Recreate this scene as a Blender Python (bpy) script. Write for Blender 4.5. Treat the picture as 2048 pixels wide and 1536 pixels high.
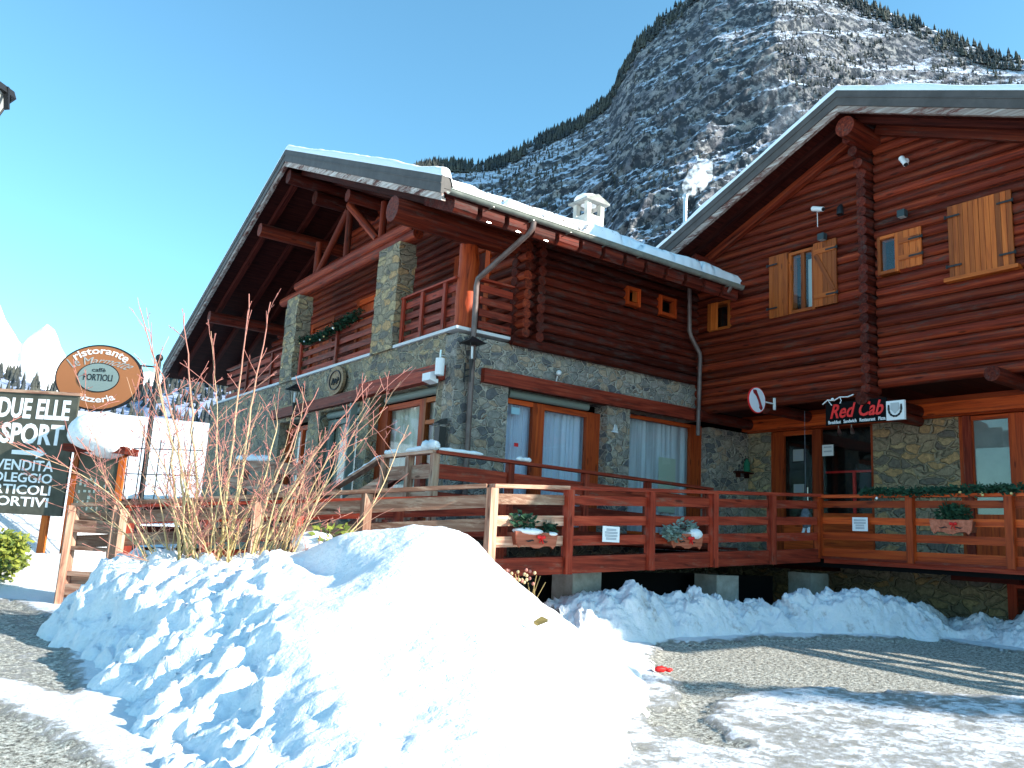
import bpy, math, random
import numpy as np
from mathutils import Vector, Matrix
D = bpy.data
for o in list(D.objects): D.objects.remove(o)
S = bpy.context.scene
COL = S.collection
# ------------------------------------------------------------------ camera
yaw, pit, rol = 0.949700667, 0.182427326, 0.0548465893
fw = Vector((math.cos(pit)*math.cos(yaw), math.cos(pit)*math.sin(yaw), math.sin(pit)))
r0 = Vector((math.sin(yaw), -math.cos(yaw), 0)); u0 = r0.cross(fw)
rt = r0*math.cos(rol)+u0*math.sin(rol); up = -r0*math.sin(rol)+u0*math.cos(rol)
cd = D.cameras.new('camera'); cam = D.objects.new('camera', cd); COL.objects.link(cam)
cd.sensor_width = 36; cd.lens = 1677.5/2048*36; cd.clip_end = 20000; cd.clip_start = .05
M = Matrix((rt, up, -fw)).transposed().to_4x4(); M.translation = Vector((0, 0, 1.6)); cam.matrix_world = M
S.camera = cam
S.render.resolution_x, S.render.resolution_y = 1024, 768
# ------------------------------------------------------------------ sky and sun
SUN_EL = math.radians(24.0); SUN_AZ = math.radians(141.7)
W = D.worlds.new('World'); S.world = W; W.use_nodes = True
nt = W.node_tree; nt.nodes.clear()
sky = nt.nodes.new('ShaderNodeTexSky'); sky.sky_type = 'NISHITA'; sky.sun_disc = False
sky.sun_elevation = SUN_EL; sky.sun_rotation = SUN_AZ; sky.altitude = 900; sky.air_density = 1.25; sky.dust_density = 1.0; sky.ozone_density = 1.3
tint = nt.nodes.new('ShaderNodeMix'); tint.data_type = 'RGBA'; tint.blend_type = 'MULTIPLY'; tint.inputs[0].default_value = 1
tint.inputs[7].default_value = (.63, 1.05, 1.11, 1)
bg = nt.nodes.new('ShaderNodeBackground'); bg.inputs[1].default_value = .135
wo = nt.nodes.new('ShaderNodeOutputWorld')
nt.links.new(sky.outputs[0], tint.inputs[6]); nt.links.new(tint.outputs[2], bg.inputs[0]); nt.links.new(bg.outputs[0], wo.inputs[0])
sd = Vector((math.sin(SUN_AZ)*math.cos(SUN_EL), math.cos(SUN_AZ)*math.cos(SUN_EL), math.sin(SUN_EL)))
sl = D.lights.new('sun', 'SUN'); sl.energy = 5.0; sl.angle = math.radians(.5); sl.color = (1, .93, .82)
so = D.objects.new('sun', sl); COL.objects.link(so); so.rotation_euler = sd.to_track_quat('Z', 'Y').to_euler()
S.view_settings.view_transform = 'Standard'; S.view_settings.look = 'None'
S.view_settings.exposure = 1.1; S.view_settings.gamma = 1
S.render.engine = 'CYCLES'
S.cycles.max_bounces = 6; S.cycles.diffuse_bounces = 4; S.cycles.glossy_bounces = 3; S.cycles.transmission_bounces = 6; S.cycles.transparent_max_bounces = 16; S.cycles.volume_bounces = 3
# ------------------------------------------------------------------ materials
def N(nt, t, **k):
    n = nt.nodes.new(t)
    for a, b in k.items(): setattr(n, a, b)
    return n
def mat(name, col, rough=.7, spec=.3, metal=0):
    m = D.materials.new(name); m.use_nodes = True
    b = m.node_tree.nodes['Principled BSDF']
    b.inputs['Base Color'].default_value = (*col, 1); b.inputs['Roughness'].default_value = rough
    b.inputs['Specular IOR Level'].default_value = spec; b.inputs['Metallic'].default_value = metal
    return m
def ramp(nt, stops, interp='LINEAR'):
    r = N(nt, 'ShaderNodeValToRGB'); r.color_ramp.interpolation = interp
    e = r.color_ramp.elements
    while len(e) < len(stops): e.new(.5)
    for i, (p, c) in enumerate(stops):
        e[i].position = p; e[i].color = (*c, 1) if len(c) == 3 else c
    return r
def noisy(name, c1, c2, scale=6, detail=6, rough=.8, bump=.3, bscale=None, spec=.2, stops=(.35, .65), bdist=.02, metal=0):
    m = mat(name, c1, rough, spec, metal); nt = m.node_tree; b = nt.nodes['Principled BSDF']
    g = N(nt, 'ShaderNodeNewGeometry')
    n = N(nt, 'ShaderNodeTexNoise'); n.inputs['Scale'].default_value = scale; n.inputs['Detail'].default_value = detail; n.inputs['Roughness'].default_value = .65
    r = ramp(nt, [(stops[0], c1), (stops[1], c2)])
    nt.links.new(g.outputs['Position'], n.inputs['Vector']); nt.links.new(n.outputs[0], r.inputs[0]); nt.links.new(r.outputs[0], b.inputs['Base Color'])
    if bump:
        n2 = N(nt, 'ShaderNodeTexNoise'); n2.inputs['Scale'].default_value = bscale or scale*4; n2.inputs['Detail'].default_value = 5
        bp = N(nt, 'ShaderNodeBump'); bp.inputs['Strength'].default_value = bump; bp.inputs['Distance'].default_value = bdist
        nt.links.new(g.outputs['Position'], n2.inputs['Vector']); nt.links.new(n2.outputs[0], bp.inputs['Height']); nt.links.new(bp.outputs[0], b.inputs['Normal'])
    return m
def wood(name, dark, mid, lite, rough=.55, spec=.35, gs=(1.2, 22, 22), bump=.35, knots=True, weather=None, wlo=.55, whi=.7):
    """grain runs along each board: attribute 'grain' holds board-local metres"""
    m = mat(name, mid, rough, spec); nt = m.node_tree; b = nt.nodes['Principled BSDF']; L = nt.links.new
    a = N(nt, 'ShaderNodeAttribute', attribute_name='grain')
    mp = N(nt, 'ShaderNodeMapping'); mp.inputs['Scale'].default_value = gs; L(a.outputs['Vector'], mp.inputs[0])
    n = N(nt, 'ShaderNodeTexNoise'); n.inputs['Scale'].default_value = 1; n.inputs['Detail'].default_value = 7; n.inputs['Roughness'].default_value = .6; n.inputs['Distortion'].default_value = .6
    L(mp.outputs[0], n.inputs['Vector'])
    r = ramp(nt, [(.28, dark), (.5, mid), (.74, lite)]); L(n.outputs[0], r.inputs[0])
    rn = N(nt, 'ShaderNodeAttribute', attribute_name='rnd')
    hs = N(nt, 'ShaderNodeHueSaturation'); mr = N(nt, 'ShaderNodeMapRange'); mr.inputs[3].default_value = .55; mr.inputs[4].default_value = 1.5
    L(rn.outputs['Fac'], mr.inputs[0]); L(mr.outputs[0], hs.inputs['Value']); L(r.outputs[0], hs.inputs['Color'])
    outc = hs.outputs[0]
    if weather:
        n3 = N(nt, 'ShaderNodeTexNoise'); n3.inputs['Scale'].default_value = 1; n3.inputs['Detail'].default_value = 6; n3.inputs['Roughness'].default_value = .75
        mp3 = N(nt, 'ShaderNodeMapping'); mp3.inputs['Scale'].default_value = (2.2, 9, 9); L(a.outputs['Vector'], mp3.inputs[0]); L(mp3.outputs[0], n3.inputs['Vector'])
        r3 = ramp(nt, [(wlo, (0, 0, 0)), (whi, (1, 1, 1))]); L(n3.outputs[0], r3.inputs[0])
        mx = N(nt, 'ShaderNodeMix', data_type='RGBA'); L(r3.outputs[0], mx.inputs[0]); L(outc, mx.inputs[6]); mx.inputs[7].default_value = (*weather, 1)
        outc = mx.outputs[2]
    if knots:
        v = N(nt, 'ShaderNodeTexVoronoi'); v.inputs['Scale'].default_value = 1
        mp2 = N(nt, 'ShaderNodeMapping'); mp2.inputs['Scale'].default_value = (1.6, 7, 7); L(a.outputs['Vector'], mp2.inputs[0]); L(mp2.outputs[0], v.inputs['Vector'])
        r2 = ramp(nt, [(.10, (.25, .2, .2)), (.17, (1, 1, 1))]); L(v.outputs['Distance'], r2.inputs[0])
        mk = N(nt, 'ShaderNodeMix', data_type='RGBA', blend_type='MULTIPLY'); mk.inputs[0].default_value = .8
        L(outc, mk.inputs[6]); L(r2.outputs[0], mk.inputs[7]); outc = mk.outputs[2]
    L(outc, b.inputs['Base Color'])
    bp = N(nt, 'ShaderNodeBump'); bp.inputs['Strength'].default_value = bump; bp.inputs['Distance'].default_value = .012
    L(n.outputs[0], bp.inputs['Height']); L(bp.outputs[0], b.inputs['Normal'])
    return m
def stone(name, cols, mortar, sc=(3.2, 3.2, 5.2), bump=.8):
    m = mat(name, cols[0], .85, .25); nt = m.node_tree; b = nt.nodes['Principled BSDF']; L = nt.links.new
    g = N(nt, 'ShaderNodeNewGeometry')
    nz = N(nt, 'ShaderNodeTexNoise'); nz.inputs['Scale'].default_value = 2.6; nz.inputs['Detail'].default_value = 3; L(g.outputs['Position'], nz.inputs['Vector'])
    mv = N(nt, 'ShaderNodeVectorMath', operation='MULTIPLY_ADD'); mv.inputs[1].default_value = (.35, .35, .28)
    L(nz.outputs['Color'], mv.inputs[0]); L(g.outputs['Position'], mv.inputs[2])
    mp = N(nt, 'ShaderNodeMapping'); mp.inputs['Scale'].default_value = sc; L(mv.outputs[0], mp.inputs[0])
    v = N(nt, 'ShaderNodeTexVoronoi'); v.inputs['Scale'].default_value = 1; v.inputs['Randomness'].default_value = .95; L(mp.outputs[0], v.inputs['Vector'])
    ve = N(nt, 'ShaderNodeTexVoronoi', feature='DISTANCE_TO_EDGE'); ve.inputs['Scale'].default_value = 1; ve.inputs['Randomness'].default_value = .95; L(mp.outputs[0], ve.inputs['Vector'])
    sx = N(nt, 'ShaderNodeSeparateColor'); L(v.outputs['Color'], sx.inputs[0])
    cols = [(a*1.12, b_*.98, c*.86) for a, b_, c in cols]; mortar = (mortar[0]*1.08, mortar[1]*.98, mortar[2]*.88)
    k = len(cols); r = ramp(nt, [(i/k, c) for i, c in enumerate(cols)], 'CONSTANT'); L(sx.outputs[0], r.inputs[0])
    n2 = N(nt, 'ShaderNodeTexNoise'); n2.inputs['Scale'].default_value = 14; n2.inputs['Detail'].default_value = 8; n2.inputs['Roughness'].default_value = .7; L(g.outputs['Position'], n2.inputs['Vector'])
    r2 = ramp(nt, [(.3, (.45, .45, .45)), (.7, (1.45, 1.45, 1.45))]); L(n2.outputs[0], r2.inputs[0])
    mm = N(nt, 'ShaderNodeMix', data_type='RGBA', blend_type='MULTIPLY'); mm.inputs[0].default_value = 1; L(r.outputs[0], mm.inputs[6]); L(r2.outputs[0], mm.inputs[7])
    re = ramp(nt, [(.03, (0, 0, 0)), (.09, (1, 1, 1))]); L(ve.outputs['Distance'], re.inputs[0])
    mx = N(nt, 'ShaderNodeMix', data_type='RGBA'); L(re.outputs[0], mx.inputs[0]); mx.inputs[6].default_value = (*mortar, 1); L(mm.outputs[2], mx.inputs[7])
    L(mx.outputs[2], b.inputs['Base Color'])
    ad = N(nt, 'ShaderNodeMath', operation='MULTIPLY_ADD'); ad.inputs[1].default_value = .5; L(n2.outputs[0], ad.inputs[0]); L(re.outputs[0], ad.inputs[2])
    bp = N(nt, 'ShaderNodeBump'); bp.inputs['Strength'].default_value = bump; bp.inputs['Distance'].default_value = .06
    L(ad.outputs[0], bp.inputs['Height']); L(bp.outputs[0], b.inputs['Normal'])
    return m
MT = {}
MT['log'] = wood('log_wood', (.022, .003, .002), (.15, .018, .007), (.31, .055, .017), rough=.62, spec=.18, gs=(.6, 20, 20), weather=(.075, .045, .036), wlo=.54, whi=.70, bump=.8)
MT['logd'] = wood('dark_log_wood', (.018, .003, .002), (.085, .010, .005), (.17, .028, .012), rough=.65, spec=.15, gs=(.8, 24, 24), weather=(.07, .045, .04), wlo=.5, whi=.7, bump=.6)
MT['honey'] = wood('honey_wood', (.19, .034, .006), (.36, .080, .012), (.44, .115, .02), rough=.55, spec=.25)
MT['orange'] = wood('orange_wood', (.17, .020, .004), (.43, .055, .009), (.56, .10, .016), rough=.55, spec=.25)
MT['deck'] = wood('red_brown_boards', (.07, .009, .005), (.24, .028, .013), (.38, .065, .03), rough=.6, spec=.2, weather=(.20, .11, .08), wlo=.55, whi=.74)
MT['pale'] = wood('weathered_sunlit_boards', (.13, .055, .038), (.36, .185, .125), (.56, .38, .28), rough=.75, spec=.15, weather=(.48, .34, .25), wlo=.50, whi=.68)  # weathered wood, with the brightness of full sun mixed into its colour
MT['flower'] = wood('flower_box_wood', (.18, .04, .02), (.32, .085, .045), (.42, .13, .08), rough=.6, knots=False)
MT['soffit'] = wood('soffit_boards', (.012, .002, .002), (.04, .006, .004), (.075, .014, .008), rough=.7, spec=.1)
MT['edge'] = wood('weathered_edge_board', (.20, .12, .10), (.42, .33, .29), (.75, .7, .66), rough=.85, weather=(.12, .04, .03), wlo=.5, whi=.6)
MT['stone'] = stone('field_stone', [(.21, .20, .165), (.31, .28, .21), (.16, .165, .16), (.35, .30, .20), (.25, .24, .20), (.13, .13, .13), (.29, .24, .18)], (.36, .34, .28), sc=(3.8, 3.8, 6.2), bump=1)
MT['stone2'] = stone('rounded_field_stone', [(.20, .21, .215), (.33, .325, .30), (.12, .135, .16), (.34, .29, .24), (.23, .245, .25), (.30, .30, .30)], (.42, .41, .39), sc=(4.8, 4.8, 7.4), bump=1)
MT['stone3'] = stone('buff_stone', [(.33, .295, .22), (.25, .235, .19), (.41, .35, .23), (.17, .17, .16), (.43, .31, .18), (.31, .28, .22)], (.33, .30, .235), sc=(3.2, 3.2, 6.4), bump=1)
MT['metal'] = noisy('brown_grey_metal', (.060, .052, .050), (.085, .075, .072), 3, 3, .6, .05, spec=.3)
MT['gutter'] = noisy('gutter_metal', (.20, .22, .20), (.30, .32, .28), 5, 3, .35, 0, spec=.6, metal=.3)
MT['pipe'] = noisy('downpipe_metal', (.10, .062, .055), (.17, .12, .11), 4, 3, .45, 0, spec=.5)
MT['black'] = mat('black_iron', (.012, .012, .014), .5, .4)
MT['white'] = mat('white_plastic', (.78, .78, .80), .5, .3)
MT['paper'] = mat('white_paper', (.82, .83, .86), .9, .1)
MT['ink'] = mat('grey_print', (.30, .34, .42), .9, .1)
MT['red'] = mat('bright_red', (.75, .02, .02), .5, .3)
MT['redglow'] = mat('sign_red', (.80, .012, .012), .4, .4)
MT['maroon'] = mat('maroon_paint', (.22, .008, .012), .5, .3)
MT['green'] = mat('green_plastic', (.02, .16, .09), .5, .3)
MT['fir'] = noisy('fir_green', (.012, .045, .028), (.045, .10, .05), 20, 3, .8, 0)
MT['fir2'] = noisy('conifer_needles', (.015, .035, .018), (.05, .075, .03), 2, 3, .9, 0)
MT['frostfir'] = noisy('frosty_fir_green', (.14, .20, .16), (.30, .36, .32), 20, 3, .8, 0)
MT['laurel'] = noisy('laurel_leaf', (.06, .11, .02), (.30, .32, .05), 9, 3, .5, 0, spec=.5)
MT['bark'] = noisy('bark', (.06, .045, .03), (.14, .10, .07), 10, 5, .9, .3)
MT['concrete'] = noisy('concrete', (.24, .24, .22), (.36, .36, .34), 6, 6, .9, .2)
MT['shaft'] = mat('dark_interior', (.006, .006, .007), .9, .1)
MT['flooring'] = mat('interior_shade', (.03, .025, .022), .9, .1)
MT['blind'] = mat('roller_blind_box', (.20, .23, .21), .6, .3)
MT['gold'] = mat('gold_ornament', (.8, .6, .25), .3, .8, .6)
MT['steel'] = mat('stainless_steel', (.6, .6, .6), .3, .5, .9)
MT['rust'] = mat('sign_orange', (.38, .14, .055), .5, .3)
MT['signgrey'] = mat('sign_pale_teal', (.22, .28, .27), .5, .3)
MT['board'] = noisy('sign_board_grey', (.055, .057, .045), (.10, .10, .08), 3, 5, .7, .15)

def curtain(name, c1, c2, sc):
    m = mat(name, c1, .9, .1); nt = m.node_tree; b = nt.nodes['Principled BSDF']; L = nt.links.new
    a = N(nt, 'ShaderNodeAttribute', attribute_name='grain'); mp = N(nt, 'ShaderNodeMapping'); mp.inputs['Scale'].default_value = (sc, .4, .4); L(a.outputs['Vector'], mp.inputs[0])
    n = N(nt, 'ShaderNodeTexNoise'); n.inputs['Scale'].default_value = 1; n.inputs['Detail'].default_value = 3; L(mp.outputs[0], n.inputs['Vector'])
    r = ramp(nt, [(.3, c1), (.7, c2)]); L(n.outputs[0], r.inputs[0]); L(r.outputs[0], b.inputs['Base Color'])
    return m
MT['curtain'] = curtain('net_curtain', (.42, .43, .48), (.78, .80, .88), 14)
MT['curtainb'] = curtain('pale_blue_curtain', (.58, .62, .78), (.70, .74, .88), 5)
MT['curtainw'] = curtain('warm_net_curtain', (.50, .46, .38), (.88, .84, .74), 7)
MT['frost'] = noisy('frosted_panel', (.30, .31, .31), (.36, .37, .37), 3, 4, .8, 0)
def glass():
    m = D.materials.new('window_glass'); m.use_nodes = True; nt = m.node_tree; nt.nodes.clear(); L = nt.links.new
    o = N(nt, 'ShaderNodeOutputMaterial'); mx = N(nt, 'ShaderNodeMixShader'); t = N(nt, 'ShaderNodeBsdfTransparent'); g = N(nt, 'ShaderNodeBsdfGlossy')
    t.inputs[0].default_value = (.92, .95, .95, 1); g.inputs['Roughness'].default_value = .02
    f = N(nt, 'ShaderNodeLayerWeight'); f.inputs[0].default_value = .5
    pw = N(nt, 'ShaderNodeMath', operation='POWER'); pw.inputs[1].default_value = 4.5; L(f.outputs['Facing'], pw.inputs[0])
    ad = N(nt, 'ShaderNodeMath', operation='MULTIPLY_ADD'); ad.inputs[1].default_value = .9; ad.inputs[2].default_value = .04; ad.use_clamp = True
    L(pw.outputs[0], ad.inputs[0]); L(ad.outputs[0], mx.inputs[0]); L(t.outputs[0], mx.inputs[1]); L(g.outputs[0], mx.inputs[2]); L(mx.outputs[0], o.inputs[0])
    return m
MT['glass'] = glass()
def twigmat():
    m = mat('twig_bark', (.5, .35, .12), .7, .3); nt = m.node_tree; b = nt.nodes['Principled BSDF']; L = nt.links.new
    a = N(nt, 'ShaderNodeAttribute', attribute_name='rnd')
    r = ramp(nt, [(.0, (.12, .07, .04)), (.18, (.50, .37, .14)), (.42, (.62, .46, .26)), (.7, (.46, .20, .15)), (1, (.50, .19, .16))]); L(a.outputs['Fac'], r.inputs[0]); L(r.outputs[0], b.inputs['Base Color'])
    return m
MT['twig'] = twigmat()
def snowmat(name, col=(.86, .88, .92), bump=.5, sc=9, dirt=None):
    m = mat(name, col, .65, .25); nt = m.node_tree; b = nt.nodes['Principled BSDF']; L = nt.links.new
    g = N(nt, 'ShaderNodeNewGeometry')
    n = N(nt, 'ShaderNodeTexNoise'); n.inputs['Scale'].default_value = sc; n.inputs['Detail'].default_value = 9; n.inputs['Roughness'].default_value = .6; L(g.outputs['Position'], n.inputs['Vector'])
    bp = N(nt, 'ShaderNodeBump'); bp.inputs['Strength'].default_value = bump; bp.inputs['Distance'].default_value = .05; L(n.outputs[0], bp.inputs['Height']); L(bp.outputs[0], b.inputs['Normal'])
    if dirt:
        n2 = N(nt, 'ShaderNodeTexNoise'); n2.inputs['Scale'].default_value = dirt[0]; n2.inputs['Detail'].default_value = 9; n2.inputs['Roughness'].default_value = .75; L(g.outputs['Position'], n2.inputs['Vector'])
        r = ramp(nt, [(dirt[1], dirt[3]), (dirt[2], col)]); L(n2.outputs[0], r.inputs[0]); L(r.outputs[0], b.inputs['Base Color'])
    return m
MT['snow'] = snowmat('snow', bump=.75, sc=13)
MT['snowroof'] = snowmat('roof_snow', bump=.35, sc=4)
MT['snowdirt'] = snowmat('dirty_ploughed_snow', (.74, .75, .80), .7, 11, (3.0, .30, .44, (.30, .25, .24)))
# ------------------------------------------------------------------ mesh helpers
rng = random.Random(7)
class MB:
    def __init__(s): s.v = []; s.f = []; s.g = []; s.r = []; s.mi = []; s.m = 0; s.sm = []
    def add(s, vs, fs, gr=None, rnd=None, smooth=False):
        o = len(s.v); s.v += [tuple(map(float, v)) for v in vs]; s.f += [tuple(i+o for i in f) for f in fs]
        if gr is None: gr = vs
        s.g += [tuple(map(float, g)) for g in gr]
        rv = rng.random() if rnd is None else rnd
        s.r += (list(rv) if hasattr(rv, '__len__') else [rv]*len(vs)); s.mi += [s.m]*len(fs); s.sm += [smooth]*len(fs)
    def hexa(s, P, rnd=None, ax=None):
        """P: 8 corners, bottom 4 ccw then top 4 ccw"""
        P = [Vector(p) for p in P]
        e = [P[1]-P[0], P[3]-P[0], P[4]-P[0]]; ln = [x.length for x in e]
        k = ln.index(max(ln)) if ax is None else ax
        order = [k]+[i for i in range(3) if i != k]; off = Vector((rng.random()*40, rng.random()*40, rng.random()*40))
        gr = []
        for p in P:
            d = p-P[0]; gr.append(Vector([d.dot(e[i].normalized()) if ln[i] > 0 else 0 for i in order])+off)
        s.add(P, [(3, 2, 1, 0), (4, 5, 6, 7), (0, 1, 5, 4), (1, 2, 6, 5), (2, 3, 7, 6), (3, 0, 4, 7)], gr, rnd)
    def box(s, x0, x1, y0, y1, z0, z1, rnd=None, ax=None):
        s.hexa([(x0, y0, z0), (x1, y0, z0), (x1, y1, z0), (x0, y1, z0), (x0, y0, z1), (x1, y0, z1), (x1, y1, z1), (x0, y1, z1)], rnd, ax)
    def beam(s, a, b, w, h, upv=(0, 0, 1), rnd=None, bev=0):
        """rectangular bar from a to b, w across, h along up"""
        a = Vector(a); b = Vector(b); d = (b-a).normalized(); u = Vector(upv); x = d.cross(u).normalized(); u = x.cross(d).normalized()
        P = [a-x*w/2-u*h/2, a+x*w/2-u*h/2, b+x*w/2-u*h/2, b-x*w/2-u*h/2, a-x*w/2+u*h/2, a+x*w/2+u*h/2, b+x*w/2+u*h/2, b-x*w/2+u*h/2]
        s.hexa(P, rnd)
    def vbeam(s, a, b, w, h, rnd=None):
        """board whose cross-section stays vertical (w horizontal, h vertical)"""
        a = Vector(a); b = Vector(b); d = (b-a); x = Vector((d.y, -d.x, 0)).normalized(); u = Vector((0, 0, 1))
        P = [a-x*w/2-u*h/2, a+x*w/2-u*h/2, b+x*w/2-u*h/2, b-x*w/2-u*h/2, a-x*w/2+u*h/2, a+x*w/2+u*h/2, b+x*w/2+u*h/2, b-x*w/2+u*h/2]
        s.hexa(P, rnd, 1)
    def tube(s, pts, rad, n=8, caps=True, rnd=None, wob=0, smooth=True):
        pts = [Vector(p) for p in pts]; k = len(pts)
        if not hasattr(rad, '__len__'): rad = [rad]*k
        off = Vector((rng.random()*40, rng.random()*40, 0)); vs = []; gr = []; fs = []; ll = 0; x = None
        for i, p in enumerate(pts):
            d = (pts[min(i+1, k-1)]-pts[max(i-1, 0)]).normalized()
            if x is None: x = d.orthogonal().normalized() if abs(d.z) > .9 else d.cross(Vector((0, 0, 1))).normalized()
            else: x = (x-d*x.dot(d)).normalized()
            y = d.cross(x)
            if i: ll += (p-pts[i-1]).length
            for j in range(n):
                a = 2*math.pi*j/n; rr = rad[i]*(1+wob*(rng.random()-.5))
                q = x*math.cos(a)*rr+y*math.sin(a)*rr; vs.append(p+q); gr.append((ll+off.x, math.cos(a)*rr+off.y, math.sin(a)*rr))
        for i in range(k-1):
            for j in range(n):
                a = i*n+j; b = i*n+(j+1) % n; fs.append((a, b, b+n, a+n))
        s.add(vs, fs, gr, rnd, smooth)
        if caps:
            o = len(s.v)
            rv = s.r[-1]
            for e, idx in ((0, 0), (1, (k-1)*n)):
                cvs = vs[idx:idx+n]; cg = [(off.x+g[1]*.0, g[1]*1.0, g[2]*1.0) for g in gr[idx:idx+n]]
                f = tuple(range(n)); s.add(cvs, [f if e else f[::-1]], cg, rv if not hasattr(rv, '__len__') else rv)
    def log(s, a, b, r, n=10, wob=.05, seg=.7, rnd=None, taper=0):
        a = Vector(a); b = Vector(b); L = (b-a).length; k = max(2, int(L/seg)+1)
        pts = []; rad = []
        for i in range(k):
            t = i/(k-1); j = r*wob
            pts.append(a.lerp(b, t)+Vector([(rng.random()-.5)*j*1.2 for _ in range(3)])); rad.append(r*(1+(rng.random()-.5)*wob*1.6-taper*t))
        s.tube(pts, rad, n, True, rnd, wob*.6)
    def ball(s, c, r, n=10, m=7, sc=(1, 1, 1), wob=0, rnd=None):
        c = Vector(c); vs = []; fs = []
        for i in range(m+1):
            t = math.pi*i/m
            for j in range(n):
                a = 2*math.pi*j/n; q = r*(1+wob*(rng.random()-.5))
                vs.append(c+Vector((q*sc[0]*math.sin(t)*math.cos(a), q*sc[1]*math.sin(t)*math.sin(a), q*sc[2]*math.cos(t))))
        for i in range(m):
            for j in range(n): fs.append((i*n+j, (i+1)*n+j, (i+1)*n+(j+1) % n, i*n+(j+1) % n))
        s.add(vs, fs, None, rnd, True)
    def quad(s, a, b, c, d, rnd=None):
        e = (Vector(b)-Vector(a)).length; h = (Vector(d)-Vector(a)).length
        s.add([a, b, c, d], [(0, 1, 2, 3)], [(0, 0, 0), (e, 0, 0), (e, h, 0), (0, h, 0)], rnd)
    def prism(s, poly, axis, t0, t1, rnd=None):
        """poly: 2D outline in the plane normal to axis ('x': (y,z), 'y': (x,z), 'z': (x,y)); extruded t0..t1"""
        def P(q, t): return {'x': (t, q[0], q[1]), 'y': (q[0], t, q[1]), 'z': (q[0], q[1], t)}[axis]
        n = len(poly); vs = [P(q, t0) for q in poly]+[P(q, t1) for q in poly]
        fs = [tuple(range(n))[::-1], tuple(range(n, 2*n))]+[(i, (i+1) % n, n+(i+1) % n, n+i) for i in range(n)]
        s.add(vs, fs, None, rnd)
    def leafclump(s, c, r, n, size, flat=1.0, rndr=(0, 1), shape=None):
        c = Vector(c)
        for _ in range(n):
            while True:
                q = Vector((rng.uniform(-1, 1), rng.uniform(-1, 1), rng.uniform(-1, 1)))
                if q.length < 1: break
            p = c+Vector((q.x*r[0], q.y*r[1], q.z*r[2])); d = Vector((rng.gauss(0, 1), rng.gauss(0, 1), rng.gauss(0, .6)+.2)).normalized(); x = d.orthogonal().normalized()
            l = size*rng.uniform(.6, 1.3); w = l*.32
            s.add([p, p+d*l*.5+x*w, p+d*l, p+d*l*.5-x*w], [(0, 1, 2, 3)], None, rng.uniform(*rndr))
    def build(s, name, mats, parent=None):
        if not isinstance(mats, (list, tuple)): mats = [mats]
        off = Vector(parent['_w']) if parent is not None and '_w' in parent else Vector((0, 0, 0))
        me = D.meshes.new(name)
        v = np.array(s.v, dtype=np.float32)-np.array(off, dtype=np.float32)
        me.from_pydata(v.tolist(), [], s.f)
        for m in mats: me.materials.append(MT[m] if isinstance(m, str) else m)
        me.polygons.foreach_set('material_index', s.mi); me.polygons.foreach_set('use_smooth', s.sm)
        a = me.attributes.new('grain', 'FLOAT_VECTOR', 'POINT'); a.data.foreach_set('vector', np.array(s.g, dtype=np.float32).ravel())
        b = me.attributes.new('rnd', 'FLOAT', 'POINT'); b.data.foreach_set('value', np.array(s.r, dtype=np.float32))
        me.validate(); me.update()
        o = D.objects.new(name, me); COL.objects.link(o)
        if parent is not None:
            o.parent = parent; o['_w'] = list(off)
        return o
PEND = []
def thing(name, label, cat, loc=(0, 0, 0), group=None):
    o = D.objects.new(name, None); COL.objects.link(o); o.empty_display_size = .2
    o.location = loc; o['_w'] = list(loc); o['label'] = label; o['category'] = cat
    if group: o['group'] = group
    return o
def one(mb, name, mats, label, cat, group=None, kind=None):
    """a thing that is one mesh: origin moved to its base"""
    v = np.array(mb.v); c = Vector(((v[:, 0].min()+v[:, 0].max())/2, (v[:, 1].min()+v[:, 1].max())/2, v[:, 2].min()))
    class P(dict): pass
    me = mb.build(name, mats); me.data.transform(Matrix.Translation(-c)); me.location = c
    if label: me['label'] = label; me['category'] = cat
    if group: me['group'] = group
    if kind: me['kind'] = kind
    return me
def text_mb(txt, org, right, upv, width=None, height=None, depth=.004, bold=0, shear=0, align='LEFT'):
    """flat lettering as mesh verts placed in the world; width/height fit the box"""
    cu = D.curves.new('t', 'FONT'); cu.body = txt; cu.size = 1; cu.extrude = .5; cu.offset = bold; cu.shear = shear; cu.resolution_u = 3
    ob = D.objects.new('t', cu); COL.objects.link(ob)
    dg = bpy.context.evaluated_depsgraph_get(); dg.update(); me = D.meshes.new_from_object(ob.evaluated_get(dg))
    v = np.array([x.co[:] for x in me.vertices]); fs = [tuple(p.vertices) for p in me.polygons]
    D.objects.remove(ob); D.meshes.remove(me); D.curves.remove(cu)
    x0, x1, y0, y1 = v[:, 0].min(), v[:, 0].max(), v[:, 1].min(), v[:, 1].max()
    sy = height/(y1-y0) if height else 1; sx = width/(x1-x0) if width else sy
    if not height: sy = sx
    right = Vector(right).normalized(); upv = Vector(upv).normalized(); nn = right.cross(upv); org = Vector(org)
    W_ = (x1-x0)*sx; sh = {'LEFT': 0, 'RIGHT': -W_, 'CENTER': -W_/2}[align]
    vs = [org+right*((a-x0)*sx+sh)+upv*((b-y0)*sy)+nn*(c*depth) for a, b, c in v]
    return vs, fs
def stripes(mb, org, right, upv, w, n, gap, h, t=.003, seed=1):
    r2 = random.Random(seed); right = Vector(right); upv = Vector(upv); nn = right.cross(upv)
    for i in range(n):
        ww = w*r2.uniform(.75, 1); a = Vector(org)-upv*gap*i+right*(w-ww)/2
        P = []
        for k in (0, t):
            for (x, y) in ((0, 0), (ww, 0), (ww, h), (0, h)): P.append(a+right*x+upv*y+nn*k)
        mb.hexa(P)
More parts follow.
